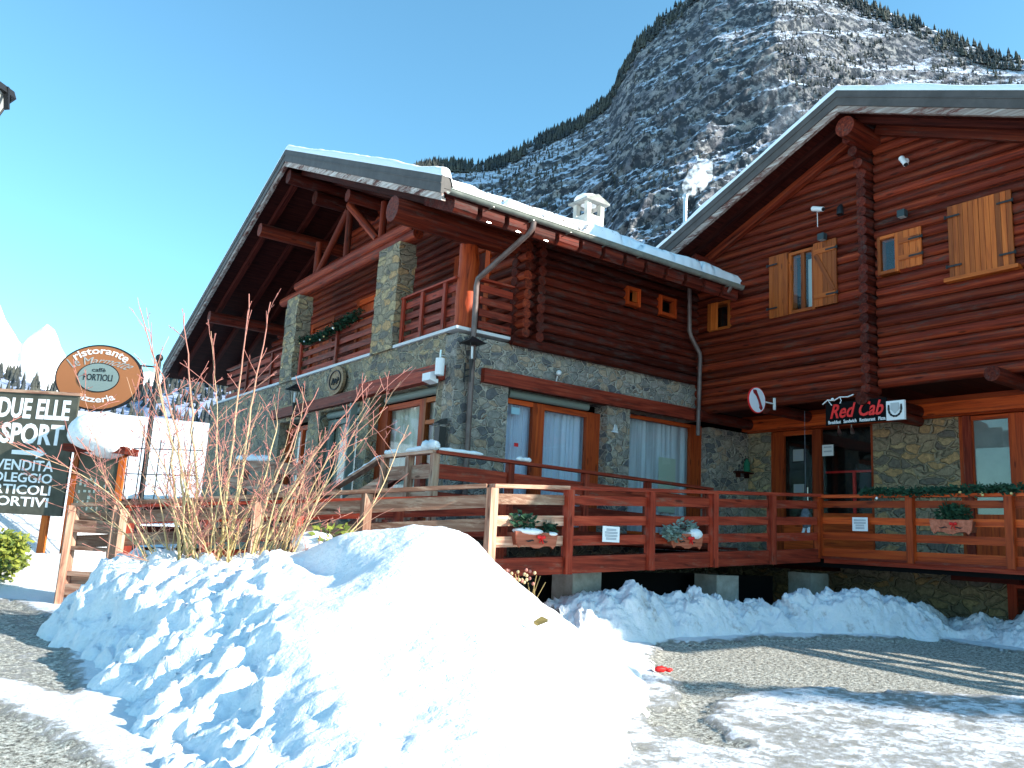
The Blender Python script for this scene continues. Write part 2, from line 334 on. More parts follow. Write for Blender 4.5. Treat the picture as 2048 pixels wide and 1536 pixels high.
# numpy noise
def vnoise(x, y, z, seed=0):
    xi = np.floor(x).astype(np.int64); yi = np.floor(y).astype(np.int64); zi = np.floor(z).astype(np.int64)
    xf = x-xi; yf = y-yi; zf = z-zi; u = xf*xf*(3-2*xf); v = yf*yf*(3-2*yf); w = zf*zf*(3-2*zf)
    def h(i, j, k):
        n = (i*374761393+j*668265263+k*2147483647+seed*1274126177) & 0xffffffff
        n = ((n ^ (n >> 13))*1274126177) & 0xffffffff; n = n ^ (n >> 16)
        return (n & 0xffff)/65535.0
    r = 0
    for a in (0, 1):
        for b in (0, 1):
            for c in (0, 1):
                r = r+h(xi+a, yi+b, zi+c)*(u if a else 1-u)*(v if b else 1-v)*(w if c else 1-w)
    return r
def fbm(x, y, z=None, o=5, seed=0, gain=.5, ridged=False):
    if z is None: z = np.zeros_like(x)
    s = 0; a = 1; t = 0
    for i in range(o):
        n = vnoise(x, y, z+i*7.3, seed+i)
        if ridged: n = 1-np.abs(2*n-1)
        s = s+a*n; t += a; a *= gain; x = x*2.03; y = y*2.03; z = z*2.03
    return s/t
def gridmesh(name, P, m, kind='structure', label=None, cat=None, attr=None, smooth=True):
    """P: (n,m,3) array"""
    n, k = P.shape[:2]; idx = np.arange(n*k).reshape(n, k)
    f = np.stack([idx[:-1, :-1], idx[1:, :-1], idx[1:, 1:], idx[:-1, 1:]], -1).reshape(-1, 4)
    me = D.meshes.new(name); me.vertices.add(n*k); me.vertices.foreach_set('co', P.reshape(-1).astype(np.float32))
    me.loops.add(f.size); me.loops.foreach_set('vertex_index', f.ravel().astype(np.int32))
    me.polygons.add(len(f)); me.polygons.foreach_set('loop_start', np.arange(0, f.size, 4, dtype=np.int32)); me.polygons.foreach_set('loop_total', np.full(len(f), 4, dtype=np.int32))
    me.polygons.foreach_set('use_smooth', np.full(len(f), smooth))
    me.update(calc_edges=True); me.validate()
    if attr:
        for kx, vx in attr.items():
            a = me.attributes.new(kx, 'FLOAT', 'POINT'); a.data.foreach_set('value', vx.ravel().astype(np.float32))
    me.materials.append(MT[m] if isinstance(m, str) else m)
    o = D.objects.new(name, me); COL.objects.link(o)
    if kind: o['kind'] = kind
    if label: o['label'] = label; o['category'] = cat
    return o
# ================================================================== terrain
def gz(x, y):
    r = np.hypot(x, y); return np.clip(.05+.045*(r-4), .05, .48)
def sstep(x, a, b):
    t = np.clip((x-a)/(b-a), 0, 1); return t*t*(3-2*t)
def polydist(X, Y, poly):
    """signed distance, negative inside"""
    d = np.full(X.shape, 1e9); ins = np.zeros(X.shape, bool); n = len(poly)
    for i in range(n):
        ax, ay = poly[i]; bx, by = poly[(i+1) % n]; ex, ey = bx-ax, by-ay
        t = np.clip(((X-ax)*ex+(Y-ay)*ey)/(ex*ex+ey*ey), 0, 1); d = np.minimum(d, np.hypot(X-ax-t*ex, Y-ay-t*ey))
        c = ((ay > Y) != (by > Y)) & (X < (bx-ax)*(Y-ay)/(by-ay+1e-12)+ax); ins ^= c
    return np.where(ins, -d, d)
def axis(lo, hi, st, far):
    a = np.arange(lo, hi, st); g = st*1.16**np.arange(1, 90); g = np.cumsum(g); g = g[g < far]
    return np.concatenate([lo-g[::-1], a, a[-1]+g])
gx = axis(-1.5, 15.5, .06, 4500); gy = axis(2.5, 18, .06, 4500)
X, Y = np.meshgrid(gx, gy, indexing='ij'); R = np.hypot(X, Y); AZ = np.degrees(np.arctan2(Y, X))
Z = gz(X, Y)
park = [(8.1, 8.0), (9.3, 7.75), (10.6, 7.5), (12.6, 6.7), (12.4, 4.9), (11.8, 4.0), (9.6, 3.9), (8.6, 4.3), (7.75, 5.2), (6.9, 5.25), (6.3, 5.05), (5.3, 4.4), (4.75, 4.75), (5.85, 5.6), (6.6, 6.3), (7.3, 7.0)]
park2 = [(9, 3.9), (12, 4.2), (14, 3.0), (15, 0), (11, -2), (10, 2)]
street = [(.2, 2), (-9, 2), (-9, 9.2), (.2, 8.9), (.75, 8.1), (1.0, 7.3), (1.25, 6.4), (1.40, 5.6), (1.2, 4)]
slush = [(1.95, 10.8), (1.75, 9.4), (1.6, 7.6), (1.25, 7.2), (.9, 8.0), (.3, 8.9), (-3, 9), (-6, 12), (-3, 13.9), (1.6, 13.0)]
dd = np.minimum(polydist(X, Y, park), polydist(X, Y, park2)+.1)
ds = polydist(X, Y, street)
asph = np.maximum(1-sstep(dd+1.0*(fbm(X*1.7, Y*1.7, o=6, seed=19, gain=.6)-.5), -.50, .38), (1-sstep(ds, -.55, .25)))
asph = np.maximum(asph, .56*(1-sstep(polydist(X, Y, slush), -.3, .15)))
asph = np.maximum(asph, (.36+.30*(fbm(X*2.2, Y*2.2, o=4, seed=77)-.5))*(1-sstep(np.hypot(X-6.8, (Y-3.6)), 2.4, 5)))   # thin gritty snow
n1 = fbm(X*1.6, Y*1.6, o=5, seed=3); n2 = fbm(X*7, Y*7, o=4, seed=9)
near = 1-sstep(R, 20, 40)
Z = Z+near*((1-asph)*(.05*n1+.03*n2)-.03*(asph > .5))
# shovelled snow banks by the lane at the left and the rising fields behind
bank = np.exp(-(np.maximum(polydist(X, Y, [(-6, 15.6), (.3, 14.6), (1.9, 13.9), (2.3, 13.7), (1.0, 14.9), (-6, 16.2)]), 0)/.42)**2)
Z = Z+bank*(.40+.30*fbm(X*1.3, Y*1.3, o=4, seed=5))*near
bank2 = np.exp(-(np.maximum(polydist(X, Y, [(-6, 18.8), (1.0, 17.6), (3.0, 16.6), (1.0, 18.6)]), 0)/.7)**2)
Z = Z+bank2*(.8+.6*fbm(X*.9, Y*.9, o=4, seed=15))*near
rise = np.clip(R-30, 0, 230)*sstep(AZ, 60, 72)*(1-sstep(AZ, 115, 140))
Z = Z+rise*(.115+.02*fbm(X/40, Y/40, o=3, seed=2))
def groundmat():
    m = mat('snowy_asphalt', (.5, .5, .5), .8, .2); nt = m.node_tree; b = nt.nodes['Principled BSDF']; L = nt.links.new
    g = N(nt, 'ShaderNodeNewGeometry'); a = N(nt, 'ShaderNodeAttribute', attribute_name='asph')
    n = N(nt, 'ShaderNodeTexNoise'); n.inputs['Scale'].default_value = 6.5; n.inputs['Detail'].default_value = 14; n.inputs['Roughness'].default_value = .86; L(g.outputs['Position'], n.inputs['Vector'])
    ad = N(nt, 'ShaderNodeMath', operation='MULTIPLY_ADD'); ad.inputs[1].default_value = .62; L(a.outputs['Fac'], ad.inputs[0]); L(n.outputs[0], ad.inputs[2])
    r = ramp(nt, [(.735, (0, 0, 0)), (.83, (1, 1, 1))]); L(ad.outputs[0], r.inputs[0])
    v = N(nt, 'ShaderNodeTexNoise'); v.inputs['Scale'].default_value = 26; v.inputs['Detail'].default_value = 4; v.inputs['Roughness'].default_value = .9; L(g.outputs['Position'], v.inputs['Vector'])
    c = ramp(nt, [(.38, (.05, .047, .04)), (.46, (.29, .275, .235)), (.53, (.50, .485, .42)), (.62, (.82, .80, .74))]); L(v.outputs[0], c.inputs[0])
    mx = N(nt, 'ShaderNodeMix', data_type='RGBA'); L(r.outputs[0], mx.inputs[0]); mx.inputs[6].default_value = (.86, .88, .92, 1); L(c.outputs[0], mx.inputs[7]); L(mx.outputs[2], b.inputs['Base Color'])
    n2 = N(nt, 'ShaderNodeTexNoise'); n2.inputs['Scale'].default_value = 14; n2.inputs['Detail'].default_value = 9; n2.inputs['Roughness'].default_value = .7; L(g.outputs['Position'], n2.inputs['Vector'])
    sb = N(nt, 'ShaderNodeMath', operation='SUBTRACT'); L(n2.outputs[0], sb.inputs[0]); L(r.outputs[0], sb.inputs[1])
    bp = N(nt, 'ShaderNodeBump'); bp.inputs['Strength'].default_value = 1; bp.inputs['Distance'].default_value = .05; L(sb.outputs[0], bp.inputs['Height']); L(bp.outputs[0], b.inputs['Normal'])
    return m
MT['ground'] = groundmat()
gridmesh('ground', np.stack([X, Y, Z], -1), 'ground', attr={'asph': asph})
# ---- foreground heap of ploughed snow
LEFTF = [[2.084, 7.648, 0.725], [2.376, 7.241, 0.766], [1.809, 8.09, 0.469], [2.028, 6.618, 0.479], [2.149, 5.855, 0.429], [2.085, 5.109, 0.336], [1.741, 6.804, 0.287], [1.902, 9.105, 0.661], [1.921, 5.929, 0.272]]
BRINK = [[3.031, 7.26, 1.098], [2.804, 6.527, 0.916], [2.61, 5.893, 0.737], [2.345, 5.126, 0.546], [2.175, 4.596, 0.384]]
RIGHTF = [[3.106, 5.853, 0.728], [3.71, 5.476, 0.759], [2.733, 4.812, 0.43], [3.295, 4.532, 0.442], [2.518, 4.119, 0.305], [3.016, 3.887, 0.306]]
MOUND = [[2.149,10.061,1.178],[2.481,9.819,1.201],[2.935,9.505,1.155],[3.169,9.073,1.216],[3.382,8.779,1.29],[3.663,8.418,1.445],[3.938,8.064,1.586],[4.219,7.726,1.638],[4.574,7.334,1.695],[4.773,7.211,1.608],[5.108,7.17,1.281],[5.553,7.048,.969],[5.833,7.136,.801],[1.951,10.532,.83],*BRINK,[2.831,8.477,1.053],[2.458,9.246,1.045],[2.078,9.765,1.055],[3.47,7.237,1.195],[3.869,6.565,1.246],[4.482,6.421,1.046],*RIGHTF,[4.795,5.779,.686],[4.363,4.888,.462],[3.227,7.318,1.052],[3.516,7.805,1.302],*LEFTF]
FEET = [[1.868,10.904,.33],[1.652,8.897,.24],[1.552,7.003,.16],[1.554,6.057,.12],[1.53,5.327,.09],[1.553,4.8,.06],[1.7,3.9,.03],[2.6,3.2,0],[8.2,8.2,.38],[7.3,7.2,.31],[5.85,5.65,.21],[4.7,4.8,.14],[3.9,4.1,.1],[3.4,3.4,.06]]
BACK = [[2.4,11.6,.35],[3.3,10.8,.35],[4.4,9.8,.35],[5.4,8.9,.35],[6.4,8.5,.3],[7.6,8.9,.3]]
cen = np.array([3.6, 6.8]); ctl = [p for p in MOUND]+FEET+BACK
for q in FEET+BACK:
    d = np.array(q[:2])-cen; d /= np.hypot(*d); ctl.append([q[0]+d[0]*.6, q[1]+d[1]*.6, q[2]-.45])
ctl = np.array(ctl)
def tps(P, lam=.004):
    n = len(P); d = np.hypot(P[:, None, 0]-P[None, :, 0], P[:, None, 1]-P[None, :, 1])
    K = np.where(d > 0, d*d*np.log(d+1e-12), 0)+lam*np.eye(n); Q = np.c_[np.ones(n), P[:, :2]]
    A = np.block([[K, Q], [Q.T, np.zeros((3, 3))]]); return np.linalg.solve(A, np.r_[P[:, 2], 0, 0, 0])
cf = tps(ctl)
mx_ = np.arange(.9, 8.9, .032); my_ = np.arange(3.0, 12.2, .032); X, Y = np.meshgrid(mx_, my_, indexing='ij')
H = cf[-3]+cf[-2]*X+cf[-1]*Y
for i, p in enumerate(ctl):
    d2 = (X-p[0])**2+(Y-p[1])**2+1e-12; H = H+cf[i]*.5*d2*np.log(d2)
u = .813*X-.581*Y; v_ = .581*X+.813*Y
lf = 1-sstep(u/v_, -.27, -.235)
lump = fbm(X*2.2, Y*2.2, H*2.2, o=5, seed=21, gain=.6, ridged=True); lump2 = fbm(X*5.5, Y*5.5, H*5.5, o=4, seed=31)
sm = fbm(X*1.1, Y*1.1, o=4, seed=41)
def clods(X, Y, Z, s, seed):
    r_ = np.random.RandomState(seed); best = np.full(X.shape, 9.); P = np.stack([X*s, Y*s, Z*s]); I0 = np.floor(P)
    for a in (-1, 0, 1):
        for b in (-1, 0, 1):
            for c in (-1, 0, 1):
                ci = I0+np.array([a, b, c])[:, None, None]; hx = [vnoise(ci[0]+.001, ci[1]+.001, ci[2]+.001, seed+k) for k in range(3)]
                best = np.minimum(best, np.sqrt(sum((ci[k]+hx[k]-P[k])**2 for k in range(3))))
    return np.clip(1-best, 0, 1)
cl1 = clods(X, Y, H, 3.4, 7); cl2 = clods(X+.3*lump2, Y+.3*lump2, H, 8.5, 17)
front = sstep(v_, 6.6, 5.2)*sstep(u/v_, .02, -.12)
H = H+(lf+front*.45*(1-lf))*((cl1-.45)*.19+(cl2-.45)*.09)
H = H+lf*((lump-.5)*.16+(lump2-.5)*.10)+(1-lf)*((sm-.5)*.16+(lump2-.5)*.06+(lump-.5)*.05)
H = H-.22*np.exp(-(((X-3.50)/.16)**2+((Y-8.15)/.5)**2))   # gully behind the crest
gnd = gz(X, Y); H = np.where(H < gnd-.12, gnd-.12, H)
# push the steep left face sideways a little so it breaks up into lumps
dx = lf*(fbm(X*3, Y*3, H*3, o=4, seed=61)-.5)*.22; dy = lf*(fbm(X*3, Y*3, H*3, o=4, seed=71)-.5)*.22
gridmesh('snow_heap', np.stack([X+dx, Y+dy, H], -1), 'snow', kind=None, label='big sunlit heap of ploughed snow in the foreground with a lumpy shaded left face', cat='snow heap')
# ---- lower bank of ploughed snow in front of the ramp
BT = np.array([[7.15,9.074,.781],[7.565,8.856,.984],[8.233,8.594,1.131],[8.82,8.594,.934],[9.406,8.384,1.115],[9.89,8.335,.906],[10.819,8.165,.931],[11.335,8.007,1.102],[11.92,7.707,1.131],[12.299,7.44,1.111],[12.79,7.24,.995],[13.312,7.126,.953],[13.632,7.061,.782],[14.076,6.731,.835],[14.701,6.273,.885],[15.353,5.796,.929]])
BF = np.array([(6.9,8.0),(7.2,7.95),(7.9,7.9),(8.6,7.95),(9.15,7.9),(9.6,7.85),(10.4,7.7),(11,7.5),(11.5,7.15),(11.9,7.0),(12.3,6.75),(12.6,6.5),(12.8,6.3),(13.0,5.9),(12.4,5.1),(12.2,4.5)])
BT[:, 1] -= .06; BT[:, 2] -= .10
BT = BT[:13]; BF = BF[:13]
BT = np.vstack([BT, [[13.5, 6.4, .80], [13.45, 5.7, .86], [13.4, 4.9, .84], [13.4, 4.0, .8], [13.4, 2.6, .82], [13.4, 1.0, .7], [13.4, -.5, .5]]]); BF = np.vstack([BF, [(12.75, 5.7), (12.55, 5.2), (12.3, 4.6), (12.3, 3.8), (12.3, 2.6), (12.4, 1.0), (12.6, -.5)]])
k = len(BT); s_ = np.linspace(0, k-1, 420); si = np.arange(k)
top = np.stack([np.interp(s_, si, BT[:, j]) for j in range(3)], -1); ft = np.stack([np.interp(s_, si, BF[:, j]) for j in range(2)], -1)
t = np.linspace(0, 1, 70); T = t[None, :]*np.ones((len(s_), 1))
dirb = top[:, :2]-ft; dl = np.hypot(dirb[:, 0], dirb[:, 1])[:, None]; dirb = dirb/dl
along = np.where(T < .6, T/.6, 1+(T-.6)/.4*.9)
X = ft[:, None, 0]+dirb[:, None, 0]*dl*along; Y = ft[:, None, 1]+dirb[:, None, 1]*dl*along
zf = gz(ft[:, 0], ft[:, 1])[:, None]-.06; hh = top[:, None, 2]-zf
prof = np.where(T < .6, np.sin(np.clip(T/.6, 0, 1)*math.pi/2)**.9, np.cos(np.clip((T-.6)/.4, 0, 1)*math.pi/2))
rough = np.sin(np.clip(T, 0.02, 1)*math.pi)**.5
Z = zf+hh*prof+rough*((fbm(X*2.5, Y*2.5, o=6, seed=81, gain=.66, ridged=True)-.60)*.42+(fbm(X*8, Y*8, o=4, seed=83)-.5)*.16)
X = X+rough*(fbm(X*3, Y*3, Z*3, o=4, seed=85)-.5)*.35
gridmesh('snow_heap', np.stack([X, Y, Z], -1), 'snowdirt', kind=None, label='long low bank of shaded grubby snow below the wooden ramp', cat='snow heap')
# ------------------------------------------------------------------ mountains
SIL = [[84,5],[77.862,7.353],[74.681,10.938],[70.92,17.301],[66.639,21.771],[61.935,24.49],[60.88,24.815],[58.342,24.866],[56.185,25.331],[54.768,26.046],[52.995,27.07],[50.477,28.074],[48.346,29.627],[47.49,31.125],[46.453,32.87],[44.476,34.242],[43.032,35.016],[40.88,36.522],[36.608,37.447],[33.536,35.746],[30.944,33.766],[29.067,32.791],[26.957,31.693],[24.941,30.504],[23.282,29.499],[21.451,28.817],[17.644,27.093],[11.364,21.682],[4,14],[-8,6]]
SIL2 = [[125,14],[110,18],[101,13],[94.343,15.133],[89.046,13.965],[86.72,11.889],[86.284,11.025],[85.713,10.295],[85.317,9.706],[84.932,10.308],[84.127,11.196],[83.617,10.828],[83.216,9.89],[82.612,9.067],[81.47,8.769],[79.505,8.879],[78.087,9.158],[77.164,8.862],[74.384,8.384],[68.667,8.308],[60,7]]
SIL3 = [[125,9],[105,7],[96,8],[90.885,7.491],[86.155,8.033],[85.109,7.89],[83.988,7.359],[82.347,7.121],[80.68,7.021],[78.76,7.563],[77.978,8.287],[76.832,8.584],[75.026,8.635],[68.7,8.637],[60,8]]
def ridge(sil, az):
    a = np.array(sil)[::-1]; return np.interp(az, a[:, 0], a[:, 1])
def mountain(name, sil, azr, na, nt_, d0, d1, el0, amp, mtl, seed, power=.9, label=None):
    az = np.linspace(azr[0], azr[1], na)[:, None]; t = np.linspace(0, 1.12, nt_)[None, :]; tc = np.minimum(t, 1)
    er = ridge(sil, az); el = el0+(er-el0)*tc**power; dist = d0+(d1-d0)*t**1.05+0*az
    lat = np.radians(az)*dist; z = 1.6+np.where(t <= 1, dist, d1)*np.tan(np.radians(el))
    z = np.where(t > 1, z-(t-1)*(d1-d0)*1.6, z)
    sk = lat*.35; q = 1/amp[1]
    n1 = fbm(lat*q*.75, (z+sk)*q*1.15, dist*q*.3, o=8, seed=seed, gain=.64, ridged=True); n2 = fbm(lat*q*.22, (z-sk)*q*.30, dist*q*.1, o=4, seed=seed+20)
    fade = np.clip((1-tc**4), 0, 1)*np.clip(t*6, 0, 1)
    dr = -amp[0]*fade*((n1-.5)*1.0+(n2-.5)*1.7)
    dist2 = dist+dr; az_ = np.radians(az+(fbm(lat*q*2, z*q*2, o=3, seed=seed+5)-.5)*.25*fade)
    z = z+(fbm(lat*q*1.5, z*q*1.5, o=5, seed=seed+9)-.5)*amp[0]*.35*(fade*.9+.07)
    P = np.stack([dist2*np.cos(az_), dist2*np.sin(az_), z], -1)
    o = gridmesh(name, P, mtl); return P, t*np.ones_like(az), az*np.ones_like(t)
def rockmat(name, rock1, rock2, snowc, th, soft, nsc, veg=(.03, .04, .03), vth=(.45, .52)):
    m = mat(name, rock1, .95, .1); nt = m.node_tree; b = nt.nodes['Principled BSDF']; L = nt.links.new
    g = N(nt, 'ShaderNodeNewGeometry'); mp = N(nt, 'ShaderNodeMapping'); mp.inputs['Scale'].default_value = (nsc, nsc, nsc*1.6); mp.inputs['Rotation'].default_value = (.4, .2, 0); L(g.outputs['Position'], mp.inputs[0])
    n = N(nt, 'ShaderNodeTexNoise'); n.inputs['Scale'].default_value = 1; n.inputs['Detail'].default_value = 10; n.inputs['Roughness'].default_value = .72; L(mp.outputs[0], n.inputs['Vector'])
    c = ramp(nt, [(.35, rock1), (.62, rock2)]); L(n.outputs[0], c.inputs[0])
    n3 = N(nt, 'ShaderNodeTexNoise'); n3.inputs['Scale'].default_value = nsc*3.3; n3.inputs['Detail'].default_value = 8; n3.inputs['Roughness'].default_value = .75; L(g.outputs['Position'], n3.inputs['Vector'])
    r3 = ramp(nt, [(vth[0], (0, 0, 0)), (vth[1], (1, 1, 1))]); L(n3.outputs[0], r3.inputs[0])
    m0 = N(nt, 'ShaderNodeMix', data_type='RGBA'); L(r3.outputs[0], m0.inputs[0]); L(c.outputs[0], m0.inputs[6]); m0.inputs[7].default_value = (*veg, 1)
    sx = N(nt, 'ShaderNodeSeparateXYZ'); L(g.outputs['Normal'], sx.inputs[0])
    n2 = N(nt, 'ShaderNodeTexNoise'); n2.inputs['Scale'].default_value = nsc*5; n2.inputs['Detail'].default_value = 10; n2.inputs['Roughness'].default_value = .8; L(g.outputs['Position'], n2.inputs['Vector'])
    ad = N(nt, 'ShaderNodeMath', operation='MULTIPLY_ADD'); ad.inputs[1].default_value = 1.7; L(n2.outputs[0], ad.inputs[0]); L(sx.outputs[2], ad.inputs[2])
    r = ramp(nt, [(0, (0, 0, 0)), (1, (1, 1, 1))]); mr = N(nt, 'ShaderNodeMapRange'); mr.inputs[1].default_value = th; mr.inputs[2].default_value = th+soft; L(ad.outputs[0], mr.inputs[0])
    mx = N(nt, 'ShaderNodeMix', data_type='RGBA'); L(mr.outputs[0], mx.inputs[0]); L(m0.outputs[2], mx.inputs[6]); mx.inputs[7].default_value = (*snowc, 1)
    L(mx.outputs[2], b.inputs['Base Color'])
    bp = N(nt, 'ShaderNodeBump'); bp.inputs['Strength'].default_value = 1; bp.inputs['Distance'].default_value = 6; L(n3.outputs[0], bp.inputs['Height']); L(bp.outputs[0], b.inputs['Normal'])
    return m
MT['rock'] = rockmat('hazy_rock_and_snow', (.12, .125, .165), (.38, .365, .36), (.66, .72, .86), 1.44, .16, .020, veg=(.055, .064, .080))  # distance haze put into the rock colours as a paler, bluer tone
MT['peak'] = rockmat('snowy_peak', (.25, .25, .30), (.4, .38, .38), (.88, .9, .95), .85, .15, .004, veg=(.10, .12, .16), vth=(.66, .72))
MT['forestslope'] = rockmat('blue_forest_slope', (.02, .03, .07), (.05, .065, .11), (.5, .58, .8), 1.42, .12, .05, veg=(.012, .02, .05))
PM, TM, AM = mountain('mountain', SIL, (4, 84), 760, 420, 430, 1500, 1.5, (150, 150), 'rock', 100)
mountain('snowy_peaks', SIL2, (60, 125), 300, 120, 1800, 4200, 1, (260, 700), 'peak', 200)
P3, T3, A3 = mountain('forested_ridge', SIL3, (60, 125), 300, 60, 420, 900, 2.0, (30, 80), 'forestslope', 300)
def forest(name, P, T, A, n, hr, seed, sel, mtl, jr=None):
    r2 = np.random.RandomState(seed); I = P.shape[0]; J = P.shape[1]; V = []; F = []; o = 0; cnt = 0
    while cnt < n:
        i = r2.randint(0, I); j = r2.randint(*(jr or (0, J))); t = T[i, j]
        if t > 1.0 or r2.rand() > sel(A[i, j], t, P[i, j]): continue
        p = P[i, j]+np.array([r2.uniform(-2, 2), r2.uniform(-2, 2), -.8]); h = r2.uniform(*hr); w = h*r2.uniform(.17, .27); ph = r2.rand()*6
        for (zb, rr, zt) in ((.08, 1, .62), (.42, .62, 1.0)):
            a = ph+np.arange(5)*2*math.pi/5
            ring = np.stack([p[0]+w*rr*np.cos(a), p[1]+w*rr*np.sin(a), np.full(5, p[2]+h*zb)], -1); V.append(ring); V.append(np.array([[p[0], p[1], p[2]+h*zt]]))
            for k in range(5): F.append((o+k, o+(k+1) % 5, o+5))
            o += 6
        cnt += 1
    me = D.meshes.new(name); me.from_pydata(np.vstack(V).tolist(), [], F); me.materials.append(MT[mtl]); me.update()
    ob = D.objects.new(name, me); COL.objects.link(ob); ob['kind'] = 'stuff'; return ob
MT['farfir'] = noisy('hazy_conifers', (.035, .045, .055), (.085, .085, .070), .03, 3, .95, 0)  # needle colours lightened to stand for distance haze
fo = forest('mountain_forest', PM, TM, AM, 14000, (6, 11), 5, lambda a, t, p: (1.0 if t > .975 else .14+.5*(a < 36)*(t > .5)+.25*(a > 50))*(.15+1.7*(vnoise(np.array(p[0]/60), np.array(p[1]/60), np.array(p[2]/60), 3)>.5)), 'farfir')
fo['label'] = 'dark conifers scattered over the rocky mountain faces'; fo['category'] = 'forest'
fo = forest('skyline_forest', PM, TM, AM, 3600, (11, 20), 8, lambda a, t, p: (.25+.75*(vnoise(np.array(a*1.3), np.array(.5), np.array(.5), 5) > .35))*(1.0 if a > 45 else .45), 'farfir', (362, 376))
fo['label'] = 'dense fringe of conifers standing along the mountain skyline'; fo['category'] = 'forest'
fo = forest('ridge_forest', P3, T3, A3, 2500, (9, 15), 6, lambda a, t, p: .3+.7*(t > .9), 'farfir')
fo['label'] = 'blue shaded conifers covering the low ridge at the far left'; fo['category'] = 'forest'
#PART3
# ================================================================== left chalet (restaurant)
X0, Y0, L_, L2 = 7.8, 12.68, 14.22, 16.0
FL = 1.78
def wall_x(mb, x0, x1, ya, yb, za, zb, holes):
    """wall slab facing -X between x0..x1, split round holes [(y0,y1,z0,z1)]"""
    ys = sorted({ya, yb, *[h[0] for h in holes], *[h[1] for h in holes]}); ys = [y for y in ys if ya <= y <= yb]
    for a, b in zip(ys[:-1], ys[1:]):
        hs = sorted([h for h in holes if h[0] <= a+1e-6 and h[1] >= b-1e-6], key=lambda h: h[2]); z = za
        for h in hs:
            if h[2] > z: mb.box(x0, x1, a, b, z, h[2])
            z = h[3]
        if z < zb: mb.box(x0, x1, a, b, z, zb)
def wall_y(mb, y0, y1, xa, xb, za, zb, holes):
    xs = sorted({xa, xb, *[h[0] for h in holes], *[h[1] for h in holes]})
    for a, b in zip(xs[:-1], xs[1:]):
        hs = sorted([h for h in holes if h[0] <= a+1e-6 and h[1] >= b-1e-6], key=lambda h: h[2]); z = za
        for h in hs:
            if h[2] > z: mb.box(a, b, y0, y1, z, h[2])
            z = h[3]
        if z < zb: mb.box(a, b, y0, y1, z, zb)
A = thing('chalet', 'restaurant chalet on the left with stone ground floor, pillared balcony and wide log gable', 'chalet', (X0, Y0, .4))
fac_holes = [(13.3, 16.02, FL, 4.38), (16.5, 18.6, FL, 4.30), (19.3, 21.2, FL, 4.25)]
side_holes = [(9.0, 11.52, FL, 4.40), (12.16, 14.62, FL, 4.40)]
w = MB(); wall_x(w, X0, 8.2, Y0+.4, 27.5, .2, 5.3, fac_holes); w.build('stone_wall', 'stone', A)
w = MB(); wall_y(w, Y0, Y0+.4, X0, L2+.35, .2, 4.33, side_holes); wall_y(w, Y0, Y0+.4, X0, L_, 4.33, 5.24, [(9.0, 11.52, 4.33, 4.40), (12.16, L_, 4.33, 4.40)]); w.build('stone_wall', 'stone2', A)
w = MB(); w.box(8.25, 15.9, 13.15, 27, 5.02, 5.22); w.box(8.25, 15.9, 13.15, 27, 1.5, FL); w.box(8.2, 9.1, 13.1, 27.5, 5.22, 5.30); w.build('floor_slab', 'flooring', A)
w = MB(); w.box(X0-.06, X0+.34, Y0-.04, 15.08, 5.302, 5.36); w.box(X0+.34, 9.0, Y0-.04, Y0+.3, 5.302, 5.36); w.box(X0-.06, X0+.3, 16.12, 20.55, 5.302, 5.36); w.box(X0-.06, X0+.3, 21.45, 27, 5.302, 5.36)
w.build('sill', mat('pale_stone_sill', (.62, .62, .64), .8), A)
# lintels
w = MB(); w.vbeam((8.36, Y0-.02, 4.53), (14.14, Y0-.02, 4.53), .20, .26); w.build('lintel', 'deck', A)
w = MB(); w.vbeam((X0-.06, 13.02, 4.53), (X0-.06, 16.25, 4.53), .26, .28); w.vbeam((X0-.03, 16.3, 4.47), (X0-.03, 21.6, 4.47), .2, .24); w.build('lintel', 'deck', A)
# dark room behind the windows
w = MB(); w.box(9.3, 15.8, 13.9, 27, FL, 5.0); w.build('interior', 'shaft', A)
def window_set(parent, kind, a0, a1, z0, z1, plane, mull=(), cur='curtain', fr='orange', fw_=.11, sidew=(None, None), trans=None, curx=None, depth=.1):
    """glazed frame in plane X=plane (kind 'x') or Y=plane (kind 'y'); children frame(s), pane, curtain"""
    wd = thing_child('window', parent)
    def bx(mb, p, q, s, e, zz0, zz1):
        if kind == 'x': mb.box(p, q, s, e, zz0, zz1)
        else: mb.box(s, e, p, q, zz0, zz1)
    f = MB(); l = sidew[0] or fw_; r_ = sidew[1] or fw_
    bx(f, plane, plane+depth, a0, a0+l, z0, z1); bx(f, plane, plane+depth, a1-r_, a1, z0, z1)
    bx(f, plane+.004, plane+depth-.004, a0+l, a1-r_, z0, z0+.12); bx(f, plane+.004, plane+depth-.004, a0+l, a1-r_, z1-fw_, z1)
    for m_, ww in mull: bx(f, plane+.002, plane+depth-.002, m_-ww/2, m_+ww/2, z0+.12, z1-fw_)
    if trans: bx(f, plane+.006, plane+depth-.006, trans[0], trans[1], trans[2]-.04, trans[2]+.04)
    f.build('frame', fr, wd)
    g = MB(); g1 = plane+depth*.55; bx(g, g1, g1+.006, a0+l*.8, a1-r_*.8, z0+.1, z1-fw_*.8); g.build('pane', 'glass', wd)
    if cur:
        c = MB(); n = 90; q = plane+depth+.10; s0, s1 = curx or (a0, a1); vs = []; gr = []
        for i in range(n+1):
            s = s0+(s1-s0)*i/n; o = q+.025*math.sin(i*.9+2*math.sin(i*.23))
            for zz in (z0+.02, z1-.02): vs.append((o, s, zz) if kind == 'x' else (s, o, zz)); gr.append((s, zz, 0))
        c.add(vs, [(2*i, 2*i+1, 2*i+3, 2*i+2) for i in range(n)], gr, None, True); c.build('curtain', cur, wd)
    return wd
